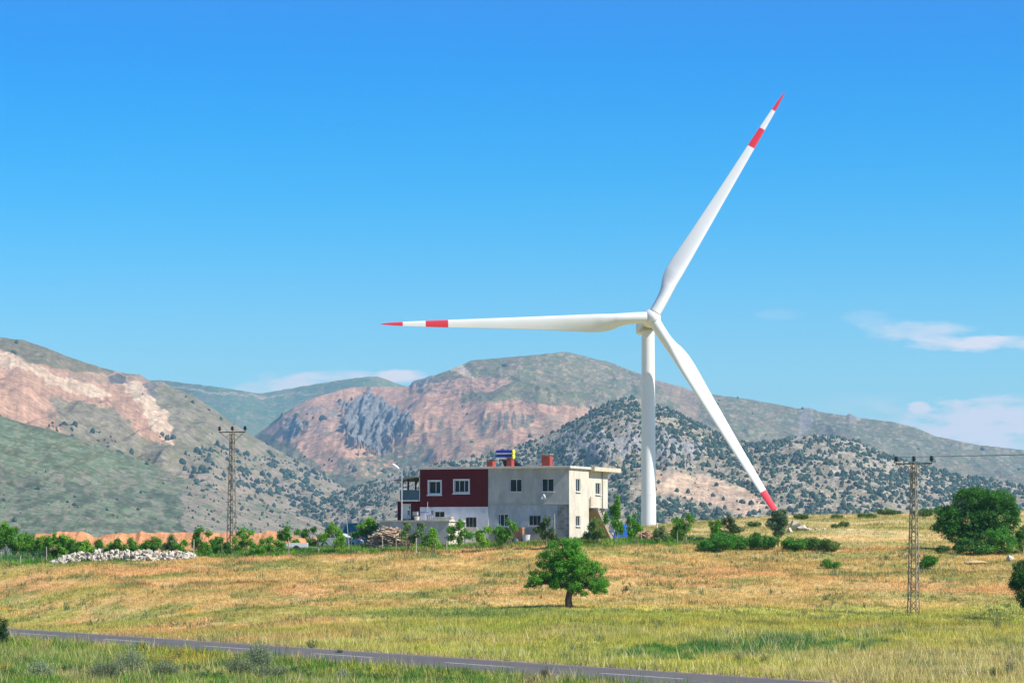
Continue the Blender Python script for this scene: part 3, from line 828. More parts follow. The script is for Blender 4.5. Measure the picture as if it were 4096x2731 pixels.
def window(h, put, fw=.05, mull=(.5,), border=0.0, sill=True, fc=(.72, .74, .76), glass_gap=True, origin=HO, par=None, open_frac=None):
    m = MB(); a0, a1, z0, z1 = h
    def bx(x0, x1, y0, y1, k0, k1, c=fc):
        v = [put(a, z, k) for k in (k0, k1) for z in (y0, y1) for a in (x0, x1)]
        m.add(hw(v), [(0, 2, 3, 1), (4, 5, 7, 6), (0, 1, 5, 4), (2, 6, 7, 3), (0, 4, 6, 2), (1, 3, 7, 5)], c)
    e = .002
    bx(a0 + e, a1 - e, z1 - fw, z1 - e, .07, .13); bx(a0 + e, a1 - e, z0 + e, z0 + fw, .07, .13)
    bx(a0 + e, a0 + fw, z0 + fw, z1 - fw, .07, .13); bx(a1 - fw, a1 - e, z0 + fw, z1 - fw, .07, .13)
    for t in mull:
        x = a0 + (a1 - a0) * t
        bx(x - fw * .4, x + fw * .4, z0 + fw, z1 - fw, .065, .13)
    w = m.build('window', M_plastic, par or house, origin)
    g = MB()
    g.add(hw([put(a0 + fw * .5, z0 + fw * .5, .11), put(a1 - fw * .5, z0 + fw * .5, .11), put(a1 - fw * .5, z1 - fw * .5, .11), put(a0 + fw * .5, z1 - fw * .5, .11)]), [(0, 1, 2, 3)], (.05, .05, .06))
    g.build('pane', M_glass, w, (0, 0, 0)) if False else None
    gm = g.build('pane', M_glass, w, origin)
    if border:
        m = MB(); b = border
        for (x0, x1, y0, y1) in ((a0 - b, a1 + b, z1, z1 + b), (a0 - b, a1 + b, z0 - b, z0), (a0 - b, a0, z0, z1), (a1, a1 + b, z0, z1)):
            v = [put(a, z, k) for k in (-.03, .01) for z in (y0, y1) for a in (x0, x1)]
            m.add(hw(v), [(0, 2, 3, 1), (4, 5, 7, 6), (0, 1, 5, 4), (2, 6, 7, 3), (0, 4, 6, 2), (1, 3, 7, 5)], (.72, .72, .74))
        m.build('window_surround', M_render, w, origin)
    if sill:
        m = MB(); b = border + .06
        v = [put(a, z, k) for k in (-.13, .06) for z in (z0 - border - .07, z0 - border - .005) for a in (a0 - b, a1 + b)]
        m.add(hw(v), [(0, 2, 3, 1), (4, 5, 7, 6), (0, 1, 5, 4), (2, 6, 7, 3), (0, 4, 6, 2), (1, 3, 7, 5)], (.62, .61, .58))
        m.build('window_sill', M_conc, w, origin)
    return w
Lf = fac(1680, 1950)[0]; Lr = fac(1953, 1950)[0]
ZF = fac(2277, 2012)[1]; ZT = fac(2277, 1870)[1]
# upper openings
W = {1: hrect(1716, 1762, 1923, 1972), 2: hrect(1818, 1874, 1919, 1966), 3: hrect(2039, 2087, 1914, 1965), 4: hrect(2167, 2215, 1912, 1964),
     5: hrect(1738, 1778, 2043, 2067), 6: hrect(1862, 1906, 2066, 2107), 7: hrect(1991, 2032, 2054, 2103), 8: hrect(2115, 2162, 2059, 2100)}
zr_ = fac(1815, 2025)[1]     # red / white boundary
m = MB(); holed(m, Lr, Lf, zr_, ZT, [W[1], W[2]], pf, MAR)
m.add(hw([(Lf, 0, zr_), (Lf, 6, zr_), (Lf, 6, ZT), (Lf, 0, ZT)]), [(0, 1, 2, 3)], MAR)
m.build('wall', M_render, house, HO)['label'] = 'dark red painted upper wall'
m = MB(); holed(m, Lr, Lf, -1.2, zr_, [W[5], W[6]], pf, WHT)
m.add(hw([(Lf, 0, -1.2), (Lf, 6, -1.2), (Lf, 6, zr_), (Lf, 0, zr_)]), [(0, 1, 2, 3)], WHT)
m.build('wall', M_render, house, HO)['label'] = 'white painted lower wall'
m = MB(); holed(m, 0, Lr, ZF, ZT, [W[3], W[4]], pf, GREY)
m.build('wall', M_plaster, house, HO)['label'] = 'bare grey rendered upper wall'
ub = fac(2230, 2080)[0]
m = MB(); holed(m, ub, Lr, fac(2100, 2112)[1], ZF - .06, [W[7], W[8]], lambda a, z, k: (a, k + .05, z), (.45, .47, .47))
m.add(hw([(ub, .02, -1.2), (Lr, .02, -1.2), (Lr, .02, fac(2100, 2112)[1]), (ub, .02, fac(2100, 2112)[1])]), [(0, 1, 2, 3)], (.38, .38, .35))
m.add(hw([(Lr, 0, -1.2), (Lr, .05, -1.2), (Lr, .05, ZF), (Lr, 0, ZF)]), [(0, 1, 2, 3)], WHT)
m.build('wall', M_plaster, house, HO)['label'] = 'grey rendered lower wall'
# block corner: rows of bare blocks
m = MB(); nb = 14; hh = (ZF + .9) / nb
for r in range(nb):
    for q in range(3):
        u0 = max(.005, (q - .5 * (r % 2)) * .46); u1 = min(ub, u0 + .44 if q or r % 2 == 0 else .23)
        if u1 - u0 < .08: continue
        cc_ = np.array(BLK) * (.75 + .5 * random.Random(r * 7 + q).random())
        m.box(u0, u1, .02, .1, -.9 + r * hh + .012, -.9 + (r + 1) * hh - .012, cc_, 0, hw)
m.add(hw([(0.003, .05, -1.2), (ub, .05, -1.2), (ub, .05, ZF), (0.003, .05, ZF)]), [(0, 1, 2, 3)], (.46, .45, .42))
m.build('block_wall', M_conc, house, HO)['label'] = 'bare concrete block wall at the corner'
m = MB(); m.tube([hw([(fac(1809, 1950)[0], -.02, fac(1809, 1950)[1])])[0], hw([(fac(1745, 2007)[0], -.02, fac(1745, 2007)[1])])[0], hw([(fac(1722, 2030)[0], -.03, fac(1722, 2030)[1])])[0]], .016, 4, (.03, .02, .02)); m.build('wall_line', M_plastic, house, HO)  # thin dark tube slanting down across the red wall
# floor band shadow edge
m = MB(); m.box(-.02, Lr, -.05, .04, ZF - .07, ZF, (.44, .43, .39), 0, hw); m.build('floor_band', M_conc, house, HO)
# end wall
V1 = endw(2355, 1950)[0]
def pe(a, z, k): return (k, a, z)
def erect(sx0, sx1, sy0, sy1, u0=0.):
    v0, z1 = endw(sx0, sy0, u0); v1, z0 = endw(sx1, sy1, u0)
    return v0, v1, z0, z1
W9 = erect(2303, 2322, 1913, 1965); W10 = erect(2303, 2321, 2061, 2102)
m = MB(); holed(m, 0, V1, -1.2, ZT, [W9, W10], pe, CRM)
m.add(hw([(0, V1, -1.2), (2.2, V1, -1.2), (2.2, V1, ZT), (0, V1, ZT)]), [(0, 1, 2, 3)], CRM)
m.build('end_wall', M_plaster, house, HO)
UR = .12
V2 = endw(2431, 1950, UR)[0]
W11 = erect(2382, 2402, 1929, 1976, UR)
ZRB = fac(2277, 2026)[1]
m = MB(); holed(m, V1, V2, ZRB, ZT, [W11], lambda a, z, k: (UR + k, a, z), CRM)
m.add(hw([(UR, V2, ZRB), (5, V2, ZRB), (5, V2, ZT), (UR, V2, ZT)]), [(0, 1, 2, 3)], CRM)
m.add(hw([(UR, V1, ZRB), (3, V1, ZRB), (3, V2, ZRB), (UR, V2, ZRB)]), [(0, 1, 2, 3)], CRM)
m.add(hw([(2.2, V1, -1.2), (2.2, V2, -1.2), (2.2, V2, ZRB), (2.2, V1, ZRB)]), [(0, 1, 2, 3)], (.33, .28, .21))
m.build('rear_wall', M_plaster, house, HO)['label'] = 'jutting upper wall of the rear wing'
m = MB(); m.box(UR + .3, UR + .6, V2 - .35, V2 - .05, -1.2, ZRB, CRM, 0, hw)
m.build('column', M_plaster, house, HO)
m = MB()
m.add(hw([(0, 9, -1), (Lf, 9, -1), (Lf, 9, ZT), (0, 9, ZT)]), [(0, 1, 2, 3)], GREY)
m.add(hw([(Lf, 6, -1), (Lf, 9, -1), (Lf, 9, ZT), (Lf, 6, ZT)]), [(0, 1, 2, 3)], GREY)
m.build('back_wall', M_plaster, house, HO)
for k, kw in ((1, dict(border=.12, mull=(.42,))), (2, dict(border=.12, mull=(.3, .66))), (3, dict(mull=(.45,))), (4, dict(mull=(.5,)))):
    window(W[k], pf, **kw)
window(W[5], pf, mull=(.5,), sill=True, fc=(.45, .45, .45)); window(W[6], pf, mull=(.35, .68), fc=(.35, .36, .36))
pl = lambda a, z, k: (a, k + .05, z)
window(W[7], pl, mull=(.4, .8)); window(W[8], pl, mull=(.33, .66), fc=(.35, .36, .36))
window(W9, pe, mull=(.5,)); window(W10, pe, mull=(.5,)); window(W11, lambda a, z, k: (UR + k, a, z), mull=(.5,))
# landing and its little parapet, stair
m = MB()
vl0 = V1 - .02
m.box(-.2, UR - .01, V1 + .01, V1 + 1.3, ZRB, ZRB + .16, CRM, 0, hw)
m.box(-.2, -.08, V1 + .01, V1 + .5, ZRB + .16, ZRB + 1.0, (.54, .44, .33), 0, hw)
m.build('landing', M_conc, house, HO)
m = MB(); sa = (V1 + 1.0, ZRB + .02); sb = (V1 + 5.6, -.35)
N_ = 15
for k in range(N_):
    t0, t1 = k / N_, (k + 1) / N_
    v0 = sa[0] + (sb[0] - sa[0]) * t0; v1 = sa[0] + (sb[0] - sa[0]) * t1
    zt0 = sa[1] + (sb[1] - sa[1]) * t0
    m.box(-.55, .50, v0, v1, zt0 - .17, zt0, (.42, .36, .28), 0, hw)
v = [(-.55, sa[0] - .05, sa[1] - .05), (.50, sa[0] - .05, sa[1] - .05), (.50, sb[0], sb[1] - .05), (-.55, sb[0], sb[1] - .05),
     (-.55, sa[0] - .05, sa[1] - .36), (.50, sa[0] - .05, sa[1] - .36), (.50, sb[0], sb[1] - .36), (-.55, sb[0], sb[1] - .36)]
m.add(hw(v), [(0, 1, 2, 3), (7, 6, 5, 4), (0, 4, 5, 1), (1, 5, 6, 2), (2, 6, 7, 3), (3, 7, 4, 0)], (.36, .30, .23))
m.build('staircase', M_conc, house, HO)
# roof slabs
m = MB()
m.box(-.22, Lf + .12, -.28, 9.2, ZT, ZT + .17, (.56, .54, .48), 0, hw)
m.box(-.16, Lf + .06, -.22, 9.1, ZT + .17, ZT + .20, (.62, .60, .55), 0, hw)
roof = m.build('roof', M_conc, house, HO)
m = MB()
V3 = endw(2483, 1895, -.5)[0]
m.box(-.55, 6, V1 + .05, V3, ZT - .12, ZT + .24, (.58, .50, .38), 0, hw)
m.build('roof_overhang', M_conc, house, HO)
def chim(sx0, sx1, sy0, vdepth, cap, lab):
    a, _ = fac(sx1, 1868, vdepth); b, zt_ = fac(sx0, sy0, vdepth)
    m = MB(); z0 = ZT + .2
    m.box(a, b, vdepth, vdepth + .7, z0, zt_, (.33, .06, .04), 0, hw)
    c = m.build('chimney', M_render, roof, HO)
    m = MB()
    for (x, y) in ((a + .03, vdepth + .03), (b - .1, vdepth + .03), (a + .03, vdepth + .6), (b - .1, vdepth + .6)):
        m.box(x, x + .07, y, y + .07, zt_, zt_ + .12, (.3, .08, .05), 0, hw)
    m.box(a - .06, b + .06, vdepth - .06, vdepth + .76, zt_ + .12, zt_ + .18, cap, 0, hw)
    # third level would be too deep: the cap is its own child of the roof
    m.build('chimney_cap', M_conc, roof, HO)
chim(1947, 1970, 1843, 2.5, (.10, .10, .10), '')
chim(2026, 2046, 1834, .9, (.2, .12, .1), '')
chim(2166, 2199, 1822, 2.0, (.45, .38, .30), '')
# left wing: porch room with roof balcony (set back)
VB = 1.2
uL0 = fac(1678, 2040, VB)[0]; uL1 = fac(1590, 2040, VB)[0]; zb0 = fac(1640, 2003, VB)[1]
zter = fac(1640, 2074, VB)[1]
m = MB()
du0, du1, dz0, dz1 = hrect(1607, 1643, 2012, 2074, VB)
holed(m, Lf, uL1, zter - .3, zb0, [(du0, du1, dz0, dz1)], lambda a, z, k: (a, VB + k, z), MAR, depth=.1)
m.add(hw([(uL1, VB, zter - .3), (uL1, 5, zter - .3), (uL1, 5, zb0), (uL1, VB, zb0)]), [(0, 1, 2, 3)], MAR)
m.build('porch_wall', M_render, house, HO)
m = MB(); m.box(du0 + .01, du1 - .01, VB + .05, VB + .09, dz0, dz1 - .01, (.70, .73, .76), 0, hw)
door = m.build('door', M_gloss, house, HO)
m = MB(); m.box(du0 + .10, du0 + .16, VB + .0, VB + .05, dz0 + .95, dz0 + 1.15, (.05, .05, .05), 0, hw)
m.build('handle', M_steel, door, HO)
m = MB(); uu = fac(1653, 2040, VB)[0]
m.box(uu - .12, uu + .02, VB - .04, VB - .002, dz0, dz1, (.05, .02, .02), 0, hw); m.build('downpipe', M_plastic, house, HO)
m = MB()
m.box(Lf + .13, uL1 + .35, -.1, 5, zb0, zb0 + .1, (.62, .64, .66), 0, hw)
m.build('balcony_slab', M_conc, house, HO)
zp = fac(1640, 1957, 0)[1]; uR1 = fac(1600, 1980, 0)[0]
m = MB()
m.box(Lf + .14, uR1, .0, .05, zb0 + .1, zp, (.085, .145, .175), 0, hw)
m.box(uR1 - .05, uR1, .055, 4.5, zb0 + .1, zp, (.085, .145, .175), 0, hw)
m.build('balcony_screen', M_cloth, house, HO)
m = MB()
zl, zr2 = fac(1585, 1917, 0)[1], fac(1678, 1902, 0)[1]
for (x, y) in ((uR1 - .15, .1), (fac(1630, 1930)[0], .1), (fac(1660, 1930)[0], .1), (uR1 - .15, 4.2), (fac(1630, 1930)[0], 4.2)):
    m.box(x - .07, x + .07, y, y + .14, zb0 + .1, zl + .1, (.05, .04, .035), 0, hw)
m.bar(hw([(fac(1660, 1930)[0], .1, zl - .7)])[0], hw([(Lf + .2, .1, zl + .1)])[0], .06, (.05, .04, .035))
m.build('awning_post', M_wood, house, HO)
m = MB()
xa = fac(1583, 1917, 0)[0]
v = [(xa, -.5, zl), (Lf + .01, -.5, zr2), (Lf + .01, 5, zr2), (xa, 5, zl), (xa, -.5, zl - .1), (Lf + .01, -.5, zr2 - .1), (Lf + .01, 5, zr2 - .1), (xa, 5, zl - .1)]
m.add(hw(v), [(0, 1, 2, 3), (7, 6, 5, 4), (0, 4, 5, 1), (1, 5, 6, 2), (2, 6, 7, 3), (3, 7, 4, 0)], (.22, .20, .17))
m.build('awning', M_wood, house, HO)
m = MB()
m.box(Lf + .001, Lf + .07, -.04, .05, zb0, ZT, (.6, .62, .64), 0, hw)
m.build('gutter_pipe', M_plastic, house, HO)
# roof clutter
p0 = hw([(fac(1735, 1880)[0], .6, ZT + .2)])[0]
m = MB()
m.tube([p0, p0 + np.array([0, 0, 1.25])], .022, 5, (.12, .12, .12)); m.tube([p0 + np.array([-.55, .1, 0]), p0 + np.array([0, 0, 1.05])], .018, 5, (.12, .12, .12))
m.tube([p0 + np.array([-.35, .1, 0]), p0 + np.array([0, 0, .7])], .014, 5, (.12, .12, .12))
m.build('antenna_mast', M_steel, None, tuple(p0)); tag(bpy.context.scene.objects['antenna_mast'], 'thin dark antenna mast on the flat roof above the red wall', 'antenna')
for (sx, lab, hgt, dx) in ((1768, 'short thin rod standing on the roof edge right of the antenna mast', .6, 0),):
    p0 = hw([(fac(sx, 1880)[0], .8, ZT + .2)])[0]
    m = MB(); m.tube([p0, p0 + np.array([0, 0, hgt])], .018, 5, (.15, .15, .15)); m.tube([p0, p0 + np.array([0, 0, .03])], .07, 8, (.2, .2, .2))
    tag(m.build('roof_rod', M_steel, None, tuple(p0)), lab, 'metal rod')

# solar water heater on the roof
sv = 1.2
su1, sz1 = fac(1987, 1798, sv); su0, sz0 = fac(2057, 1833, sv)
sc_ = hw([((su0 + su1) / 2, sv, ZT + .2)])[0]
heater = thing('solar_water_heater', tuple(sc_), 'solar water heater with two blue and yellow tanks on the flat roof', 'water heater')
rad = (sz1 - sz0) / 4 * 1.02
for k in range(2):
    zc = sz0 + rad + k * (sz1 - sz0) / 2
    p_, q_ = hw([(su0 + .12, sv, zc)])[0], hw([(su1, sv, zc)])[0]
    m = MB(); m.tube([q_, p_], rad, 20, (.015, .03, .28))
    # lower half is white: a shell slightly proud
    n = 12; vs = []
    for e in (q_, p_):
        for j in range(n + 1):
            a = math.radians(200 + 140 * j / n)
            dirh = np.array([-HV.x, -HV.y, 0]) * -math.cos(a)
            vs.append(e + (dirh + np.array([0, 0, math.sin(a)])) * (rad + .012))
    m.add(vs, [(j, j + 1, n + 2 + j, n + 1 + j) for j in range(n)], (.62, .68, .66))
    t = m.build('tank', M_gloss, heater, tuple(sc_), smooth=False)
    m = MB(); p2 = hw([(su0 + .02, sv, zc)])[0]; p3 = hw([(su0 - .04, sv, zc)])[0]
    m.tube([p_, p2, p3], [rad + .02, rad + .02, rad * .6], 20, (.85, .75, .01))
    m.build('end_cap', M_gloss, t, tuple(sc_))
m = MB()
for uu in (su0 + .5, su1 - .3):
    for vv in (sv - .25, sv + .3):
        m.tube([hw([(uu, vv, ZT + .2)])[0], hw([(uu, sv, sz0)])[0]], .028, 5, (.12, .12, .13))
m.tube([hw([(su1 + .05, sv, ZT + .2)])[0], hw([(su1 + .12, sv, ZT + .7)])[0], hw([(su1, sv, sz1 - .1)])[0]], .02, 5, (.6, .6, .6))
m.tube([hw([(su1 - .35, sv, sz0 - .05)])[0], hw([(su0 + .6, sv + .2, ZT + .25)])[0]], .035, 5, (.06, .08, .12))
m.build('stand', M_steel, heater, tuple(sc_))
m = MB()
a, _ = fac(2082, 1866, sv + .3); b, _ = fac(2005, 1866, sv + .3)
v = [(a + .0, sv + .2 + .9, ZT + .24), (b, sv + .2 + .9, ZT + .24), (b, sv + .35, sz0 - .05), (a + .55, sv + .35, sz0 - .05)]
v2 = [(x, y + .06, z) for x, y, z in v]
m.add(hw(v + v2), [(0, 1, 2, 3), (7, 6, 5, 4), (0, 4, 5, 1), (1, 5, 6, 2), (2, 6, 7, 3), (3, 7, 4, 0)], (.03, .05, .09))
m.build('collector_panel', M_gloss, heater, tuple(sc_))

# white cloth hanging below a sill
u_, z_ = fac(2177, 1973)
m = MB(); vs = []
for j in range(6):
    for i in range(5):
        w_ = .10 + .16 * j / 5
        vs.append((u_ + (i / 4 - .5) * w_ * 2 * (.7 if j == 0 else 1), -.16 + .04 * math.sin(i * 2 + j), z_ - j * .095 + .03 * math.sin(i * 3)))
m.add(hw(vs), grid_faces(5, 6), (.75, .76, .78)); m.add(hw([(x, y + .02, z) for x, y, z in vs]), grid_faces(5, 6)[:, ::-1], (.75, .76, .78))
tag(m.build('hanging_cloth', M_cloth, None, tuple(hw([(u_, -.16, z_)])[0])), 'small white cloth hanging below the right upper window', 'cloth')

# ------------------------------------------------------------------ flat-roofed outbuilding in front of the left wing
AV = -3.7
aR, azt = fac(1795, 2078, AV); aL, _ = fac(1520, 2078, AV)
azt = fac(1650, 2078, AV)[1]
ao = hw([(aR, AV, -1.4)])[0]
annex = thing('outbuilding', tuple(ao), 'low flat-roofed grey outbuilding in front of the red wall, its roof used as a terrace', 'outbuilding')
AO = tuple(ao)
aw = hrect(1664, 1694, 2087, 2117, AV)
m = MB(); holed(m, aR, aL, -1.6, azt - .14, [aw], lambda a, z, k: (a, AV + k, z), (.56, .53, .46))
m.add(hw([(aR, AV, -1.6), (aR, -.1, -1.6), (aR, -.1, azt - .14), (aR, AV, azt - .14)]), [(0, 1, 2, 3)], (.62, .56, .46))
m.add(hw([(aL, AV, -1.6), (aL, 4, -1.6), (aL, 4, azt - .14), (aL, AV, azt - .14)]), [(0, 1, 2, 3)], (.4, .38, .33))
m.build('wall', M_plaster, annex, AO)
m = MB(); m.box(aR - .12, aL + .25, AV - .15, -.06, azt - .14, azt, (.58, .54, .46), 0, hw)
m.box(Lf + .13, aL + .25, -.055, 4.2, azt - .14, azt, (.58, .54, .46), 0, hw)
m.build('roof', M_conc, annex, AO)
window(aw, lambda a, z, k: (a, AV + k, z), mull=(.38,), par=annex, origin=AO)

# things on the terrace
def hpos(u, v, z): return tuple(hw([(u, v, z)])[0])
tz_ = azt
def terr(sx, v): return fac(sx, 2050, v)[0]
# table
tu = terr(1690, -1.6)
T0 = hpos(tu, -1.6, tz_)
tbl_ = thing('garden_table', T0, 'small blue-topped table on the outbuilding roof', 'table')
m = MB(); m.box(tu - .45, tu + .45, -2.0, -1.2, tz_ + .70, tz_ + .74, (.02, .03, .30), 0, hw); m.build('tabletop', M_plastic, tbl_, T0)
for (dx, dy) in ((-.4, -.35), (.4, -.35), (-.4, .35), (.4, .35)):
    m = MB(); m.tube([hpos(tu + dx, -1.6 + dy, tz_), hpos(tu + dx * .9, -1.6 + dy * .9, tz_ + .7)], .025, 6, (.5, .5, .5)); m.build('leg', M_steel, tbl_, T0)
def chair(u, v, rz, lab, col):
    P = hpos(u, v, tz_)
    c = thing('garden_chair', P, lab, 'chair', 'chairs on the terrace roof')
    m = MB(); m.box(u - .22, u + .22, v - .22, v + .22, tz_ + .42, tz_ + .46, col, 0, hw); m.build('seat', M_plastic, c, P)
    m = MB(); m.box(u - .22 * rz, u - .17 * rz, v - .22, v + .22, tz_ + .5, tz_ + .88, col, 0, hw); m.build('backrest', M_plastic, c, P)
    for dx in (-.2, .2):
        for dy in (-.2, .2):
            m = MB(); m.tube([hpos(u + dx, v + dy, tz_), hpos(u + dx, v + dy, tz_ + .42)], .018, 5, (.04, .04, .05)); m.build('leg', M_steel, c, P)
chair(terr(1722, -1.5), -1.5, 1, 'dark garden chair right of the blue-topped table', (.05, .05, .07))
chair(terr(1643, -1.5), -1.5, -1, 'dark garden chair left of the blue-topped table, by the white door', (.03, .03, .04))
def bucket(name, pos, r0, r1, h, c, lab, cat, mat=None):
    m = MB(); P = np.array(pos)
    m.tube([P, P + [0, 0, h * .96], P + [0, 0, h], P + [0, 0, h], P + [0, 0, h * .3]], [r0, r1, r1 * 1.06, r1 * .92, r0 * .8], 18, c)
    return tag(m.build(name, mat or M_plastic, None, pos), lab, cat)
bucket('planter', hpos(terr(1668, -2.2), -2.2, tz_), .2, .24, .36, (.55, .50, .40), 'beige tub standing on the outbuilding roof before the table', 'planter')
m = MB(); u_ = terr(1663, -1.0); m.box(u_ - .2, u_ + .22, -1.2, -.9, tz_ + .46, tz_ + .74, (.62, .55, .46), 0, hw); m.box(u_ - .21, u_ + .23, -1.21, -.89, tz_ + .74, tz_ + .78, (.66, .6, .5), 0, hw)
m.box(u_ - .16, u_ + .18, -1.16, -.94, tz_, tz_ + .46, (.25, .18, .12), 0, hw)
tag(m.build('crate', M_wood, None, hpos(u_, -1.05, tz_)), 'pale box on a wooden stool beside the white door', 'box')
m = MB(); P = np.array(hpos(terr(1712, -.4), -.5, tz_)); m.tube([P, P + [0, 0, 1.6], P + [.02, 0, 1.66]], .02, 5, (.6, .6, .6)); m.tube([P, P + [0, 0, .05]], .12, 8, (.4, .4, .4))
tag(m.build('thin_pipe', M_steel, None, tuple(P)), 'thin grey pipe standing upright on the terrace against the white wall', 'pipe')
m = MB(); u_ = terr(1775, -2.5)
for k, (w_, c) in enumerate(((.9, (.6, .55, .42)), (.8, (.35, .3, .2)), (.85, (.6, .56, .46)))):
    m.box(u_ - w_, u_ + w_, -2.9, -2.2, tz_ + .003 + k * .09, tz_ + .085 + k * .09, c, 0, hw)
tag(m.build('plank_stack', M_wood, None, hpos(u_, -2.5, tz_)), 'flat stack of planks on the right end of the outbuilding roof', 'planks')

# lamp post left of the balcony
lp = S(1600, 2165, dmin=250)
lp = hpos(fac(1607, 1950, -.8)[0], -.8, float(zt(lp.x, lp.y)) - HC.z)
L_ = thing('street_lamp', lp, 'slim grey lamp post with a tilted white head beside the balcony', 'street lamp')
P = np.array(lp); ztp = fac(1612, 1872, -.8)[1] + HC.z
m = MB(); m.tube([P, (P[0], P[1], ztp)], [.075, .05], 8, (.45, .47, .48)); m.build('pole', M_steel, L_, lp)
m = MB(); m.tube([(P[0], P[1], ztp - .35), (P[0] - .35, P[1] - .1, ztp - .02)], .03, 6, (.5, .5, .5)); m.build('arm', M_steel, L_, lp)
m = MB(); a_ = np.array([P[0] - .25, P[1] - .1, ztp - .02]); b_ = np.array([P[0] - .85, P[1] - .2, ztp + .42])
m.tube([a_, a_ * .8 + b_ * .2, a_ * .2 + b_ * .8, b_], [.05, .12, .12, .05], 10, (.8, .82, .84)); m.build('lamp_head', M_plastic, L_, lp)

# ------------------------------------------------------------------ lattice power poles
def lattice_pole(px, base_px, top_py, arm_px, lab, rz, lean=0):
    B = base_px; d = B.y
    H = (float(slope(top_py)) * d - B.z)
    o = thing('power_pole', B, lab, 'power pole', 'lattice power poles')
    P = np.array(B); c, s_ = math.cos(rz), math.sin(rz)
    def R_(x, y, z): return (P[0] + x * c - y * s_ + lean * z / H, P[1] + x * s_ + y * c, P[2] + z)
    wb, wtp = .33, .15
    col = (.27, .215, .15)
    m = MB(); C4 = [(-1, -1), (1, -1), (1, 1), (-1, 1)]
    def cor(k, z):
        w_ = wb + (wtp - wb) * z / H
        return R_(C4[k % 4][0] * w_, C4[k % 4][1] * w_, z)
    for k in range(4): m.bar(cor(k, 0), cor(k, H), .058, col)
    m.build('mast_leg', M_steel, o, tuple(B))
    m = MB(); z = 0.05; i = 0
    while z < H - .3:
        st = .62 - .27 * z / H
        z2 = min(z + st, H)
        for k in range(4):
            a, b = (k, k + 1) if (i + k) % 2 == 0 else (k + 1, k)
            m.bar(cor(a, z), cor(b, z2), .036, np.array(col) * .9)
        z = z2; i += 1
    for zz in (H * .55, H - 1.0):
        for k in range(4): m.bar(cor(k, zz), cor(k + 1, zz), .028, col)
    m.build('lacing', M_steel, o, tuple(B))
    m = MB(); aw_ = arm_px / pxm(d) / 2
    tp = R_(0, 0, H)
    m.bar(R_(-aw_, 0, H), R_(aw_, 0, H), .075, (.12, .10, .08))
    for sg in (-1, 1):
        m.bar(R_(sg * aw_ * .93, 0, H), R_(sg * .1, 0, H - .95), .032, (.20, .17, .13))
        m.bar(R_(sg * aw_ * .5, 0, H - .45), R_(sg * .08, 0, H - .06), .024, (.20, .17, .13))
    m.build('crossarm', M_steel, o, tuple(B))
    for x in (-aw_ * .97, 0.0, aw_ * .97):
        m = MB(); q = np.array(R_(x, 0, H))
        prof = [(0, .02), (.14, .02), (.15, .09), (.2, .12), (.22, .06), (.27, .13), (.33, .13), (.35, .06), (.40, .10), (.47, .09), (.49, .03)]
        m.tube([q + [0, 0, a * 1.1] for a, _ in prof], [b * 1.3 for _, b in prof], 10, (.018, .016, .02))
        m.build('insulator', M_gloss, o, tuple(B))
    return [np.array(R_(x, 0, H + .47)) for x in (-aw_ * .97, 0.0, aw_ * .97)]
p1 = at(231.5, 553.5, dmin=255); p2 = at(913.5, 614.5, dmin=200)
lattice_pole(231.5, p1, 431.5, 30, 'steel lattice power pole rising from the fence line on the left', math.radians(-24))
tips = lattice_pole(913.5, p2, 463.0, 38.5, 'steel lattice power pole standing in the open field on the right', math.radians(-28), lean=.12)
for k, tp in enumerate(tips):
    m = MB(); far = tp + np.array([64, -9, 3.2]); pts = []
    for i in range(25):
        t = i / 24; q = tp * (1 - t) + far * t; q[2] -= 1.1 * 4 * t * (1 - t) * .55; pts.append(q)
    m.tube(pts, .011, 4, (.03, .03, .03))
    tag(m.build('power_cable', M_plastic, None, tuple(tp)), ['left', 'middle', 'right'][k] + ' overhead cable running right from the pole in the field', 'cable', 'overhead cables')

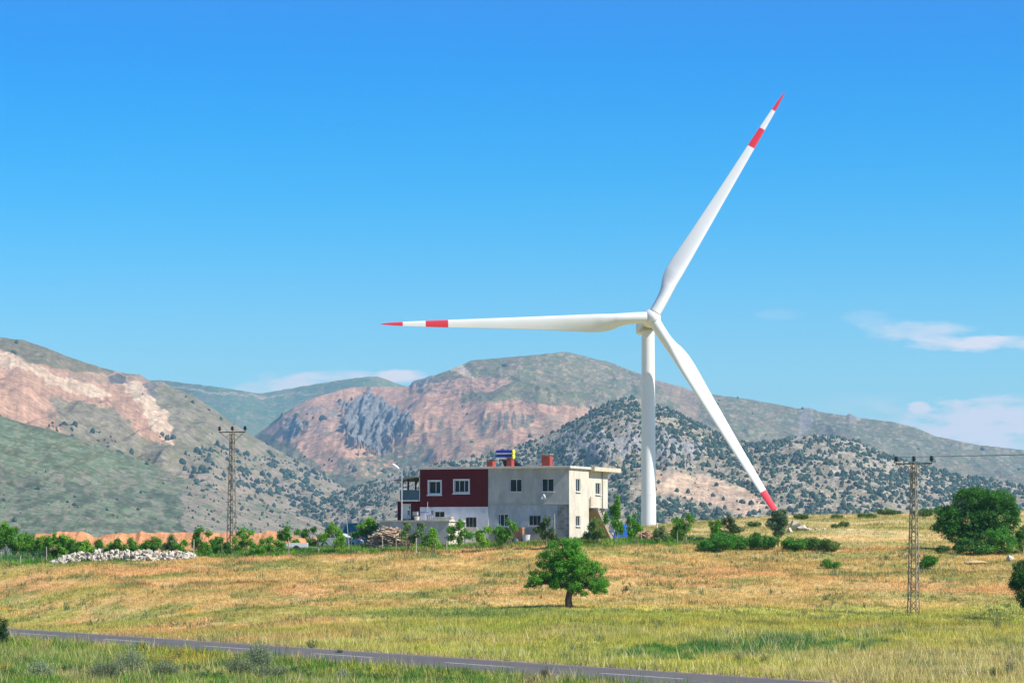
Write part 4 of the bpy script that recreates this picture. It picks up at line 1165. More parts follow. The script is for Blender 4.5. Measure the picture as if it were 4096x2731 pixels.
# ------------------------------------------------------------------ foliage
def leaf_quads(mb, P, Nrm, size, col, r, asp=.6, bend=True):
    """one small leaf spray (a folded quad) at every point of P facing roughly Nrm"""
    n = len(P)
    t = r.normal(size=(n, 3)); Nn = Nrm + .75 * r.normal(size=(n, 3)); Nn /= np.linalg.norm(Nn, axis=1)[:, None] + 1e-9
    a = np.cross(Nn, t); a /= np.linalg.norm(a, axis=1)[:, None] + 1e-9
    b = np.cross(Nn, a)
    sz = size * (.6 + .8 * r.random(n))[:, None]
    q = np.stack([P - a * sz, P - b * sz * asp + Nn * sz * .15, P + a * sz, P + b * sz * asp + Nn * sz * .15], 1).reshape(-1, 3)
    c = np.repeat(col, 4, 0)
    mb.add(q, np.arange(4 * n).reshape(-1, 4), c)
def crown(mb, blobs, n, size, base, r, shell=.5, gap=.0, clump=5, spread=2.2, var=.28, hi=None, asp=.6):
    blobs = np.array(blobs, float)
    w = (blobs[:, 3] * blobs[:, 4] * blobs[:, 5]) ** (2 / 3.); w /= w.sum()
    nc = n // clump
    k = r.choice(len(blobs), nc, p=w)
    d = r.normal(size=(nc, 3)); d /= np.linalg.norm(d, axis=1)[:, None]
    rad = shell + (1 - shell) * r.random(nc) ** .7
    lump = .82 + .36 * vn(d[:, 0] * 2.2 + k * 5.1, d[:, 2] * 2.2 + d[:, 1] * 1.7, 77)
    C = blobs[k, :3] + d * (rad * lump)[:, None] * blobs[k, 3:6]
    if gap:
        g = vn(C[:, 0] * 1.7 / gap + 3, C[:, 2] * 1.7 / gap + C[:, 1] * .9, 5)
        keep = g > .28
        C, d, k = C[keep], d[keep], k[keep]
    nc = len(C)
    P = np.repeat(C, clump, 0) + r.normal(size=(nc * clump, 3)) * size * spread * .5
    Nn = np.repeat(d, clump, 0) + np.array([0, 0, .35])
    base = np.array(base, float)
    tone = np.repeat((1 - var + 2 * var * r.random(nc)), clump)[:, None] * (.85 + .3 * r.random(nc * clump))[:, None]
    col = base[None] * tone
    yel = (r.random(nc * clump) < .25)[:, None]
    col = np.where(yel, col * np.array([1.35, 1.15, .9]), col)
    leaf_quads(mb, P, Nn, size, col, r, asp)
def lumpy(bl, r):
    out = []
    for b in bl:
        c = np.array(b[:3]); q = np.array(b[3:6]); out.append((*c, *(q * .84)))
        for _ in range(7):
            d = r.normal(size=3); d /= np.linalg.norm(d)
            if d[2] < -.3: d[2] *= -1
            s_ = .24 + .22 * r.random()
            out.append((*(c + d * q * (.74 + .24 * r.random())), *(q * s_)))
    return out
def limbs(mb, root, r0, targets, r, col=(.10, .075, .05), wig=.12, n=7):
    root = np.array(root, float)
    for (tx, ty, tz, rt_) in targets:
        T = np.array((tx, ty, tz)); pts = []; rr = []
        L_ = np.linalg.norm(T - root)
        for i in range(7):
            t = i / 6
            p = root * (1 - t) + T * t
            p = p + np.array([0, 0, L_ * .12 * math.sin(math.pi * t)]) + (r.normal(size=3) * wig * L_ * .22 * math.sin(math.pi * t))
            pts.append(p); rr.append(r0 * (1 - t) ** .8 + rt_ * t)
        mb.tube(pts, rr, n, col)
LEAF = (.11, .31, .025); LEAFD = (.055, .20, .02); LEAFB = (.19, .42, .035); SAGE = (.24, .30, .18); OLV = (.14, .25, .08)
def tree_from_photo(name, label, cat, base, blobs_px, n, size, col, trunk, seed, group=None, depth_k=1.0, clump=5, shell=.5, gap=0, targets=None, trunk_col=(.075, .055, .038), asp=.6, var=.28):
    """blobs (photo x, y, rx, ry[, depth offset]) become ellipsoids round the trunk base at their true size"""
    B = base; d = B.y; k = d / F / 4.0
    bx = 4 * proj(B.x, B.y, B.z)[0]; by = 4 * proj(B.x, B.y, B.z)[1]
    r = np.random.default_rng(seed)
    bl = []
    for b in blobs_px:
        dx, dz = (b[0] - bx) * k, (by - b[1]) * k
        rx, rz = b[2] * k, b[3] * k
        dy = (b[4] * k) if len(b) > 4 else 0
        bl.append((B.x + dx, B.y + dy, B.z + dz, rx, rx * depth_k, rz))
    o = thing(name, B, label, cat, group)
    m = MB(); crown(m, lumpy(bl, r), n, size, col, r, shell=shell, gap=gap, clump=clump, asp=asp, var=var)
    m.build('crown', M_leaf, o, B)
    m = MB(); r0, h0 = trunk
    base_pt = np.array(B) - [0, 0, .15]; fork = np.array(B) + [r0 * .3, 0, h0]
    m.tube([base_pt, base_pt + [0, 0, .2], (base_pt + fork) / 2 + [-r0 * .4, 0, 0], fork], [r0 * 1.5, r0 * 1.1, r0 * .9, r0 * .85], 9, trunk_col)
    tg = [(b[0], b[1], b[2], r0 * .15) for b in bl]
    limbs(m, fork, r0 * .6, tg, r, trunk_col)
    for b in bl:
        for _ in range(3):
            e = np.array(b[:3]) + r.normal(size=3) * np.array(b[3:6]) * .5
            limbs(m, b[:3], r0 * .15, [(e[0], e[1], e[2], .008)], r, trunk_col, n=5)
    m.build('trunk', M_bark, o, B)
    return o
# the lone tree in the field
TB = S(2277, 2430, dmin=190)
tree_from_photo('broadleaf_tree', 'lone bushy green tree with a dark crooked trunk in the open tan field', 'tree', TB,
    [(2250, 2183, 62, 30), (2215, 2225, 70, 34), (2300, 2215, 68, 42), (2185, 2258, 45, 22), (2245, 2270, 75, 36), (2330, 2275, 78, 42), (2385, 2290, 45, 36), (2170, 2322, 60, 24), (2125, 2345, 36, 14),
     (2230, 2330, 60, 28), (2300, 2335, 70, 34), (2375, 2345, 52, 34), (2320, 2368, 50, 20), (2160, 2300, 50, 20), (2200, 2340, 60, 22), (2270, 2345, 60, 20), (2280, 2250, 80, 40), (2345, 2335, 72, 42), (2395, 2320, 34, 42), (2185, 2320, 72, 28), (2265, 2300, 85, 40), (2300, 2185, 50, 28), (2385, 2360, 40, 22)],
    62000, .046, (.10, .33, .022), (.27, 1.35), 5, depth_k=.95, gap=.8, shell=.35)
# large tree at the right
tree_from_photo('broadleaf_tree', 'large dense round dark green tree at the right with bushes at its foot', 'tree', S(3905, 2200, dmin=240),
    [(3880, 2000, 95, 48), (3960, 2010, 85, 45), (3800, 2070, 70, 55), (3890, 2080, 100, 60), (3990, 2070, 85, 60), (4050, 2080, 42, 50), (3775, 2110, 45, 30), (3830, 2140, 70, 42), (3920, 2140, 80, 40), (4020, 2130, 60, 35), (3870, 1975, 45, 25), (4040, 2020, 35, 30)],
    60000, .066, (.05, .195, .018), (.3, .8), 6, depth_k=1.0, shell=.5, trunk_col=(.10, .08, .06))
def bush(name, label, base, blobs, n, size, col, seed, group=None, cat='bush', **kw):
    return tree_from_photo(name, label, cat, base, blobs, n, size, col, (.05, .25), seed, group, **kw)
RB_ = 'bushes round the right-hand tree'
bush('bush', 'bright green bush at the foot of the large right tree, right of centre', S(4000, 2218, dmin=235), [(3990, 2150, 55, 40), (4030, 2175, 50, 38), (3960, 2185, 50, 30)], 9000, .06, (.07, .26, .025), 8, RB_)
bush('bush', 'low leafy bush before the trunk of the large right tree', S(3880, 2218, dmin=235), [(3870, 2185, 45, 28), (3920, 2190, 45, 26), (3835, 2195, 30, 20)], 6000, .06, (.055, .19, .025), 9, RB_)
bush('bush', 'bush cut by the right edge, beyond the large tree', S(4090, 2212, dmin=240), [(4085, 2170, 30, 36), (4110, 2130, 40, 40)], 4000, .06, LEAFD, 10, RB_)
bush('bush', 'small round bush left of the large right tree', S(3780, 2212, dmin=240), [(3775, 2195, 24, 14), (3755, 2200, 16, 9)], 1600, .05, (.06, .17, .03), 12, RB_)
bush('bush', 'round bright green bush beside the right power pole', S(3712, 2275, dmin=225), [(3712, 2248, 38, 24), (3725, 2240, 26, 22), (3695, 2255, 26, 18)], 5200, .048, (.09, .28, .025), 13)
bush('bush', 'low twin-lobed green bush in the field left of the right power pole', S(3310, 2272, dmin=225), [(3298, 2252, 24, 18), (3345, 2260, 24, 12), (3320, 2262, 20, 10)], 2600, .045, (.09, .28, .025), 14)
tree_from_photo('broadleaf_tree', 'dark green tree cut off by the right edge of the picture', 'tree', S(4105, 2490, dmin=170),
    [(4105, 2310, 62, 55), (4090, 2270, 38, 30), (4100, 2370, 58, 55), (4075, 2330, 34, 30), (4120, 2420, 45, 40), (4060, 2345, 20, 22)], 15000, .05, (.028, .11, .012), (.1, .8), 15)
bush('bush', 'dark green bush cut off by the left edge beside the road', S(-18, 2590, dmin=120), [(-8, 2500, 34, 45), (-5, 2550, 36, 38), (-20, 2460, 28, 28), (8, 2535, 20, 34)], 9000, .034, (.03, .085, .015), 16)
# grey-green small tree at the ridge (in front of the low blade tip)
tree_from_photo('small_tree', 'grey-green small tree on a thin stem just below the lowest blade tip', 'tree', S(3113, 2186, dmin=240),
    [(3112, 2065, 28, 26), (3130, 2075, 28, 32), (3095, 2095, 28, 26), (3120, 2110, 30, 26), (3112, 2135, 20, 20), (3128, 2046, 18, 12)], 11000, .06, (.13, .23, .11), (.06, 1.0), 17)
for i, (x, y, rx, ry, lab, col) in enumerate([
    (2880, 2203, 62, 33, 'wide dark green bush right of the turbine foot, leftmost of the hedge row', (.06, .24, .02)),
    (2950, 2200, 38, 30, 'dark bush joining the left end of the hedge row', (.065, .24, .02)),
    (3045, 2198, 60, 30, 'dark green bush just left of the thin-stemmed grey-green tree', (.05, .20, .018)),
    (3180, 2202, 55, 24, 'low green bush just right of the thin-stemmed grey-green tree', (.075, .26, .025)),
    (3260, 2200, 48, 22, 'low olive bush in the right part of the hedge row', (.11, .25, .04)),
    (3320, 2203, 36, 22, 'low olive bush ending the hedge row on the right', (.14, .24, .05)),
    (2835, 2205, 40, 22, 'low bush at the far left of the hedge row', (.065, .25, .025))]):
    bush('bush', lab, S(x, y, dmin=235), [(x, y - ry * 1.1, rx, ry * 1.1), (x - rx * .5, y - ry * .8, rx * .6, ry * .85), (x + rx * .5, y - ry * .8, rx * .6, ry * .85)], int(150 * rx), .055, col, 30 + i, 'hedge row right of the turbine')
# ridge bushes
for i, (x, y, rx, ry, lab) in enumerate([
    (3205, 2075, 30, 11, 'small green bush on the skyline right of the grey-green tree'), (3350, 2072, 24, 8, 'faint low bush on the ridge between two green ones'),
    (3375, 2108, 20, 14, 'round green bush on the slope below the ridge'), (3340, 2112, 12, 9, 'small bush touching the round green one on the slope'),
    (3545, 2058, 48, 13, 'wide low bush on the skyline left of the right power pole'), (3690, 2064, 45, 18, 'wide green bush on the skyline right of the right power pole'),
    (3460, 2070, 40, 9, 'thin strip of scrub on the ridge'), (3015, 2105, 30, 10, 'low green scrub left of the grey-green tree on the slope'), (3185, 2118, 40, 10, 'low green scrub behind the white stones')]):
    bush('bush', lab, S(x, y, dmin=262), [(x, y - ry * .8, rx, ry), (x + rx * .4, y - ry * .6, rx * .5, ry * .7)], int(70 * rx), .06, (.075, .17, .03), 50 + i, 'bushes along the ridge')
# saplings along the fence
SAP = [  # x, base y, top y, width, colour, label
    (865, 2215, 2148, 46, LEAF, 'narrow sapling just left of the left power pole'), (983, 2212, 2118, 66, LEAFB, 'leafy sapling just right of the left power pole'), (792, 2222, 2112, 66, LEAF, 'fruit sapling behind the right end of the stone heap'),
    (1150, 2205, 2110, 90, LEAF, 'spreading sapling behind the white trailer'), (1075, 2215, 2160, 80, LEAF, 'low bushy sapling left of the white trailer'), (1250, 2195, 2112, 74, LEAFD, 'dark sapling left of the pale blue car'),
    (1338, 2210, 2100, 74, LEAFB, 'bright leafy sapling in front of the pale blue car'), (1470, 2185, 2072, 104, LEAFB, 'bright wide-crowned sapling right of the dark blue van'),
    (1632, 2205, 2092, 72, OLV, 'olive green sapling before the wood heap by the outbuilding'), (1727, 2205, 2118, 66, LEAFB, 'bright round sapling before the outbuilding wall'),
    (1835, 2190, 2086, 66, LEAF, 'sapling at the right corner of the outbuilding'), (1940, 2205, 2112, 60, LEAFB, 'low light sapling before the white wall'), (2035, 2195, 2082, 84, LEAF, 'leafy sapling in front of the lower grey window'),
    (2192, 2195, 2076, 60, (.07, .14, .04), 'slender sapling in front of the block corner'), (2388, 2175, 2080, 46, (.16, .30, .07), 'pointed sapling in front of the staircase'), (2468, 2170, 1998, 50, LEAF, 'tall thin sapling right of the staircase'),
    (2536, 2170, 2066, 58, LEAF, 'sapling left of the turbine tower foot'), (2735, 2178, 2058, 96, LEAF, 'vase-shaped sapling right of the turbine tower'), (2920, 2160, 2070, 86, (.08, .14, .05), 'sparse pale sapling beyond the hedge row'),
    (2865, 2165, 2080, 30, LEAF, 'thin straggly sapling beyond the left end of the hedge row'), (2640, 2178, 2112, 40, OLV, 'small bush by the turbine tower foot'), (2695, 2170, 2130, 34, LEAF, 'low bush beside the woodpile right of the tower'), (2350, 2165, 2130, 30, OLV, 'low sapling against the end wall of the house')]
r5 = np.random.default_rng(5)
def sapling(x, by, ty, w, col, lab, seed, group=None, stem=True, dmin=250):
    B = S(x, by, dmin=dmin); h = by - ty; r = np.random.default_rng(seed)
    bl = []
    nb_ = 9
    for i in range(nb_):
        t = .30 + .66 * i / (nb_ - 1)
        ww = w * .46 * (math.sin(math.pi * (t * .85 + .08)) ** .8)
        bl.append((x + r.normal() * ww * .8, by - h * t, ww * (.38 + .3 * r.random()), h * (.10 + .09 * r.random()), r.normal() * ww * .5))
    o = tree_from_photo('sapling', lab, 'sapling', B, bl, int(17 * w + h * 24), .082, col, (.035, .4), seed, group, clump=4, shell=.12, trunk_col=(.24, .2, .15), asp=.42)
    return o
ORDN = ['first', 'second', 'third', 'fourth', 'fifth', 'sixth', 'seventh', 'eighth', 'ninth', 'tenth', 'eleventh', 'twelfth', 'thirteenth', 'fourteenth', 'fifteenth', 'sixteenth', 'seventeenth', 'eighteenth', 'nineteenth', 'twentieth']
ORDN += ['twenty-' + q for q in ORDN[:9]] + ['thirtieth'] + ['thirty-' + q for q in ORDN[:9]]
for i, a in enumerate(SAP): sapling(*a, 100 + i)
ORCH = 'young orchard trees behind the left fence'
for i, (x, ty, w) in enumerate([(-10, 2085, 70), (22, 2100, 62), (52, 2118, 56), (85, 2135, 56), (112, 2140, 54), (140, 2150, 50), (168, 2148, 56), (196, 2155, 50), (226, 2142, 56), (252, 2150, 60), (292, 2160, 60), (322, 2170, 50), (348, 2168, 46)]):
    sapling(x, 2238, ty, w, LEAF if i % 3 else LEAFB, 'young leafy tree, %s from the left edge in the dense orchard row' % ORDN[i] if i > 1 else ['tallest orchard tree cut by the left edge', 'second tall orchard tree from the left edge'][i], 160 + i, ORCH, dmin=240)
GAP = 'saplings behind the stone heap'
for i, (x, ty, w, c) in enumerate(sorted([(440, 2172, 40, LEAFB), (478, 2158, 50, LEAF), (530, 2160, 60, LEAF), (610, 2150, 62, LEAF), (575, 2178, 46, LEAFD), (688, 2145, 58, OLV), (718, 2175, 44, LEAF), (830, 2175, 40, LEAF), (905, 2172, 60, LEAFD), (1030, 2175, 60, LEAF), (395, 2162, 18, LEAF)])):
    sapling(x, 2222, ty, w, c, 'small leafy sapling, %s from the left in the weedy strip behind the stone heap' % ORDN[i], 190 + i, GAP, dmin=245)
bush('bush', 'round dark green bush against the red earth mound', S(455, 2195, dmin=268), [(450, 2160, 34, 26), (470, 2165, 24, 20), (430, 2170, 22, 16)], 3600, .06, (.035, .09, .015), 210)
# thin bare stakes rising above the orchard
def stick(name, x, yb, yt, rr, col, lab, group, lean=0, dmin=250, cat='post', sq_=False):
    B = S(x, yb, dmin=dmin); h = (yb - yt) / 4. / pxm(B.y)
    m = MB(); P = np.array(B); r = np.random.default_rng(int(x * 7))
    m.tube([P - [0, 0, .15], P + [lean * .4 + r.normal() * .015, 0, h * .45], P + [lean, 0, h], P + [lean, 0, h + .01]], [rr, rr * .95, rr * .85, rr * .4], 4 if sq_ else 7, col)
    return tag(m.build(name, M_wood, None, B), lab, cat, group)
stick('stake', 1322, 2195, 2052, .022, (.55, .5, .42), 'tall thin pale stake rising left of the pale blue car', None, .02)
stick('stake', 1398, 2195, 2040, .022, (.6, .57, .5), 'tall thin crooked white stake rising by the dark blue van', None, -.35)
stick('stake', 2218, 2196, 2055, .05, (.34, .32, .29), 'grey post standing in front of the block corner of the house', None)
stick('stake', 2629, 2160, 2090, .05, (.75, .75, .74), 'white post standing at the foot of the turbine tower', None)
FG = 'fence posts along the plot'
for i, (x, yt, yb) in enumerate(sorted([(5, 2203, 2242), (53, 2204, 2236), (82, 2222, 2258), (100, 2210, 2244), (130, 2228, 2250), (166, 2218, 2242), (186, 2185, 2245), (255, 2174, 2222), (343, 2172, 2216), (358, 2172, 2216), (395, 2180, 2222), (500, 2180, 2212), (635, 2168, 2212), (712, 2160, 2205),
                                 (775, 2155, 2234), (888, 2160, 2234), (1012, 2150, 2222), (1155, 2148, 2222), (1275, 2150, 2212), (1405, 2128, 2215), (1530, 2140, 2205), (1583, 2145, 2208), (1665, 2150, 2212), (1740, 2160, 2208), (1786, 2160, 2205), (1906, 2140, 2200), (2018, 2170, 2195), (2046, 2130, 2192),
                                 (2187, 2115, 2185), (2316, 2128, 2160), (2400, 2140, 2172), (2565, 2110, 2165), (2546, 2150, 2178), (2710, 2120, 2178), (2745, 2120, 2172), (2845, 2110, 2150), (2866, 2085, 2150), (2960, 2110, 2160), (2973, 2108, 2150)])):
    c = [(.42, .38, .30), (.30, .25, .19), (.48, .44, .37), (.14, .11, .09)][i % 4]
    lab = '%s fence post from the left edge, a %s wooden stake' % (ORDN[i], ['pale brown', 'brown', 'light grey', 'dark'][i % 4])
    stick('fence_post', x, yb, yt, .045, c, lab, FG, dmin=236, lean=float(r5.normal() * .04))
# wire of the plot fence at the far left
m = MB()
wp = [at(x, 2246 / 4. if x < 50 else 2222 / 4., dmin=240) for x in range(-20, 100, 8)]
for hgt in (.25, .5, .75, .95):
    for a, b in zip(wp[:-1], wp[1:]):
        m.tube([np.array(a) + [0, 0, hgt], np.array(b) + [0, 0, hgt]], .008, 3, (.10, .22, .16), cap=False)
for a, b in zip(wp[:-1], wp[1:]):
    for q in range(12):
        t = q / 12; P = np.array(a) * (1 - t) + np.array(b) * t
        m.tube([P + [0, 0, 0], P + [0, 0, .95]], .006, 3, (.10, .22, .16), cap=False)
tag(m.build('wire_fence', M_steel), 'green wire mesh fence in front of the orchard at the far left', 'fence')

# ------------------------------------------------------------------ earth mounds behind the plot
def mound(pts, d, base_y, lab, seed, col=(.60, .28, .13)):
    pts = np.array(pts, float); x = np.arange(pts[0, 0], pts[-1, 0] + 1, 3.0)
    top = np.interp(x, pts[:, 0], pts[:, 1]) / 4. + (fbm(x / 22, x * 0, 3, seed) - .5) * 3.0
    nv = 22; V = np.linspace(-1, 1, nv); vs = []; cs = []
    for j, v in enumerate(V):
        dd = d + v * 5.5
        for i in range(len(x)):
            px = x[i] / 4.; X = (px - 512) / F * d
            zb = float(zt(X, d)) - .6
            zt_ = float(slope(top[i])) * d
            e = max(0, 1 - abs(v) ** 1.3)
            zz = zb + (zt_ - zb) * e
            cn = (ridged(X / 1.6, dd / 2.2, 3, seed + 4) - .5) * .55 * min(1, e * 2.0)
            vs.append((X + dd * 0, dd, zz + cn * (1 if abs(v) > .1 else .3)))
            k = .78 + .45 * float(vn(X * 1.3, dd * 1.3 + zz * 2, seed + 8))
            cs.append(np.array(col) * k)
    m = MB(); m.add(vs, grid_faces(len(x), nv), np.array(cs))
    return tag(m.build('earth_mound', M_earth, smooth=True), lab, 'earth mound', kind='structure')
mound([(90, 2180), (125, 2150), (165, 2127), (240, 2124), (330, 2121), (355, 2132), (375, 2146), (400, 2150), (430, 2134), (520, 2128), (640, 2126), (740, 2126), (770, 2130), (860, 2126), (1000, 2127), (1120, 2124), (1150, 2136), (1210, 2142), (1290, 2155), (1360, 2200)],
      288, 2200, 'long mound of orange-red earth behind the orchard', 3)
mound([(2560, 2150), (2600, 2142), (2680, 2130), (2760, 2140), (2800, 2160)], 277, 2200, 'low red earth bank behind the turbine-side woodpile', 9, (.45, .27, .17)) if False else None

# ------------------------------------------------------------------ stones
def rock_mesh(r, n=9, flat=.75):
    P = r.normal(size=(n, 3)); P /= np.linalg.norm(P, axis=1)[:, None]
    P *= (.75 + .3 * r.random(n))[:, None]; P[:, 2] *= flat
    bm = bmesh.new()
    for p in P: bm.verts.new(p * .5)
    bmesh.ops.convex_hull(bm, input=bm.verts)
    lone = [v for v in bm.verts if not v.link_faces]
    bmesh.ops.delete(bm, geom=lone, context='VERTS')
    bm.verts.ensure_lookup_table()
    v = np.array([q.co[:] for q in bm.verts]); f = [[q.index for q in fa.verts] for fa in bm.faces]
    for i, q in enumerate(bm.verts): q.index = i
    f = [[q.index for q in fa.verts] for fa in bm.faces]
    bm.free()
    return v, f
r7 = np.random.default_rng(77)
rocks = []
for i in range(9):
    v, f = rock_mesh(r7, 11, .85)
    m = MB()
    for q in f: m.add(v[q], [tuple(range(len(q)))], np.array((.56, .50, .41)) * (.75 + .5 * r7.random()))
    rocks.append(m)
ro = {}
def put_rock(k, loc, sz, label, group, tint=None):
    if k not in ro:
        o = rocks[k].build('stone', M_stone); ro[k] = o
    else:
        o = ro[k].copy(); COL.objects.link(o)
    o.location = loc; o.scale = (sz * (.9 + .4 * r7.random()), sz * (.8 + .3 * r7.random()), sz * (.8 + .3 * r7.random()))
    o.rotation_euler = (float(r7.random() * 1.2), float(r7.random() * 1.2), float(r7.random() * 6.28))
    o['label'] = label; o['category'] = 'stone'
    if group: o['group'] = group
    return o
A_ = S(200, 2256, dmin=236); B_ = S(782, 2236, dmin=236)
for i in range(290):
    t = r7.random(); e = (math.sin(math.pi * min(1, max(0, t))) ** .45)
    lv = r7.random() ** 1.15
    d_off = (1 - lv) * 1.1 * (2 * r7.random() - 1) * 1.2
    P = A_ * (1 - t) + B_ * t
    hh_ = lv * .74 * e * (.85 + .3 * float(vn(t * 9, 0, 5)))
    x, y = P.x + r7.normal() * .12, P.y + 1.0 + d_off
    put_rock(i % 9, (x, y, float(zt(x, y)) + .1 + hh_), .36 + .26 * r7.random(), 'pale angular quarry stone in the long low stone heap by the orchard', 'stones of the long heap')
m = MB()
for i in range(620):
    t = r7.random(); e = (math.sin(math.pi * min(1, max(0, t))) ** .45); lv = r7.random() ** 1.4; P = A_ * (1 - t) + B_ * t
    x, y = P.x + r7.normal() * .15, P.y + 1.15 + (1 - lv) * 1.2 * (2 * r7.random() - 1)
    v, f = rock_mesh(r7, 9, .85); v = v * (.26 + .2 * r7.random()) + np.array([x, y, float(zt(x, y)) + .05 + lv * .70 * e])
    cc_ = np.array((.50, .455, .38)) * (.8 + .4 * r7.random())
    for q in f: m.add(v[q], [tuple(range(len(q)))], cc_)
tag(m.build('heap_rubble', M_stone), 'smaller pale stones filling the gaps of the long low stone heap', 'stones', kind='stuff')
for i, (x, y, s_, lab) in enumerate([(3182, 2122, 1.25, 'large white boulder in the small group on the right-hand slope'), (3212, 2124, .8, 'smaller boulder touching the large white one'), (3160, 2127, .55, 'small stone left of the large white boulder'), (3232, 2122, .45, 'small stone at the right end of the boulder group'),
    (3262, 2120, .4, 'pale stone lying apart right of the white boulders'), (3298, 2118, .3, 'tiny pale stone at the far right of the white boulders'), (4040, 2242, .85, 'grey boulder near the right edge below the large tree'), (3675, 2274, .5, 'flat grey stone at the left foot of the round bush'),
    (3160, 2450, .0, '')]):
    if s_ == 0: continue
    P = S(x, y, dmin=215); put_rock(i % 9, (P.x, P.y, P.z + s_ * .35), s_ * 1.2, lab, None)
# ochre boulder, long and low
P = S(3905, 2256, dmin=220); v, f = rock_mesh(np.random.default_rng(3), 16, .5); m = MB()
for q in f: m.add(v[q] * np.array([2.3, .9, .9]) , [tuple(range(len(q)))], (.56, .40, .20))
o = m.build('boulder', M_stone, None, (0, 0, 0)); o.location = (P.x, P.y, P.z + .18); tag(o, 'long low ochre boulder lying below the large right tree', 'boulder')

# ------------------------------------------------------------------ wood heaps and yard things
def woodheap(name, x0, x1, yb, yt, lab, n, seed, cols, dmin=252, lmin=.6, lmax=1.6):
    r = np.random.default_rng(seed); m = MB(); a = S(x0, yb, dmin=dmin); b = S(x1, yb, dmin=dmin); H = (yb - yt) / 4. / pxm(a.y)
    for i in range(n):
        t = r.random(); q = a * (1 - t) + b * t; e = math.sin(math.pi * min(.97, max(.03, t))) ** .6
        z = r.random() * H * e; an = r.normal() * .5 + (math.pi if r.random() < .5 else 0); l = lmin + (lmax - lmin) * r.random(); el_ = r.normal() * .28
        c = np.array([q.x, q.y + r.normal() * .5, float(zt(q.x, q.y)) + .08 + z]); dv = np.array([math.cos(an) * math.cos(el_), math.sin(an) * math.cos(el_), math.sin(el_)]) * l / 2
        w_ = .035 + .05 * r.random()
        m.tube([c - dv, c + dv], [w_, w_ * .8], 5 if r.random() < .6 else 4, np.array(cols[int(r.integers(len(cols)))]) * (.7 + .5 * r.random()))
    return tag(m.build(name, M_wood, None, a), lab, 'wood heap')
woodheap('wood_heap', 1490, 1630, 2192, 2112, 'tangled heap of bleached timber left of the outbuilding', 420, 4, [(.62, .48, .33), (.42, .33, .24), (.3, .24, .18), (.56, .36, .24)])
woodheap('wood_heap', 1850, 1885, 2160, 2115, 'few planks leaning at the right corner of the outbuilding', 30, 5, [(.46, .34, .22), (.36, .27, .2)], lmin=.5, lmax=1.0)
woodheap('wood_heap', 2562, 2600, 2160, 2122, 'stack of split firewood left of the turbine foot', 120, 6, [(.50, .30, .18), (.42, .26, .18), (.34, .24, .18)], dmin=262, lmin=.3, lmax=.6)
woodheap('wood_heap', 2615, 2690, 2160, 2120, 'stack of split firewood right of the turbine foot', 190, 7, [(.50, .30, .18), (.42, .26, .18), (.34, .24, .18)], dmin=262, lmin=.3, lmax=.6)
woodheap('brushwood', 1470, 1520, 2180, 2150, 'small pile of orange broken bricks and sticks behind the timber heap', 50, 8, [(.55, .25, .12), (.5, .3, .2)], lmin=.2, lmax=.5)
def front(sx, v): return fac(sx, 2100, v)[0]
def gz(u, v):
    w_ = hw([(u, v, 0)])[0]; return float(zt(w_[0], w_[1])) - HC.z
u_ = front(2075, -1.0); z_ = gz(u_, -1.0)
m = MB()
for k in range(6):
    for q in range(3):
        hh2 = .17
        m.box(u_ - .45 + q * .3, u_ - .18 + q * .3, -1.3, -.8, z_ + k * hh2 + .55, z_ + k * hh2 + .70, np.array((.42, .20, .10)) * (.6 + .7 * r7.random()), 0, hw)
m.box(u_ - .5, u_ + .5, -1.35, -.75, z_, z_ + .52, (.20, .18, .16), 0, hw)
tag(m.build('firewood_stack', M_wood, None, hpos(u_, -1, z_)), 'stack of rusty brown firewood on a block before the lower grey wall', 'firewood stack')
u_ = front(2105, -1.6); z_ = gz(u_, -1.6)
bucket('tub', hpos(u_, -1.6, z_), .26, .36, .85, (.62, .64, .66), 'large white plastic tub standing before the lower grey wall', 'tub')
u_ = front(2062, -1.9); z_ = gz(u_, -1.9); m = MB(); P = np.array(hpos(u_, -1.9, z_))
m.tube([P, P + [0, 0, .35], P + [0, 0, .55], P + [0, 0, .66]], [.40, .38, .26, .05], 16, (.05, .06, .07)); m.tube([P + [0, 0, -.05], P + [0, 0, .06]], [.5, .5], 16, (.55, .55, .53))
tag(m.build('black_barrel', M_plastic, None, tuple(P)), 'squat black vessel on a pale stand beside the white tub', 'barrel')
# white water tank and blue tarpaulin right of the stairs
P = np.array(S(2449, 2140, dmin=268)); m = MB(); q = np.array([0.75, .4, 0]); m.tube([P + [0, 0, .75] - q * .05, P + [0, 0, .75] + q, P + [0, 0, .75] + q * 1.1], [.52, .52, .3], 16, (.6, .6, .58)); m.box(P[0] - .5, P[0] + .9, P[1] - .5, P[1] + .6, P[2] - .2, P[2] + .3, (.6, .58, .55))
tag(m.build('water_tank', M_plastic, None, tuple(P)), 'white water tank lying on a pale base right of the staircase', 'tank')
P = S(2495, 2150, dmin=268); m = MB(); nx, ny = 16, 10; vs = []
for j in range(ny):
    for i in range(nx):
        a_, b_ = i / (nx - 1) * 2 - 1, j / (ny - 1) * 2 - 1
        h_ = max(0, 1 - a_ * a_) ** .5 * max(0, 1 - b_ * b_) ** .5
        vs.append((P.x + a_ * .95 + .06 * r7.normal(), P.y + b_ * .8, P.z + h_ * 1.15 + .07 * r7.normal() * (h_ > 0)))
m.add(vs, grid_faces(nx, ny), (.02, .13, .50)); tag(m.build('tarpaulin', M_cloth, None, P), 'crumpled blue tarpaulin over a heap right of the white tank', 'tarpaulin')
P = np.array(S(2330, 2165, dmin=255)); m = MB()
m.tube([P + [2.3, 0, 1.0], P + [3.0, .1, .0]], .045, 5, (.6, .55, .45)); tag(m.build('plank', M_wood, None, tuple(P + [3, 0, 0])), 'pale plank leaning on the ground at the foot of the staircase', 'plank')
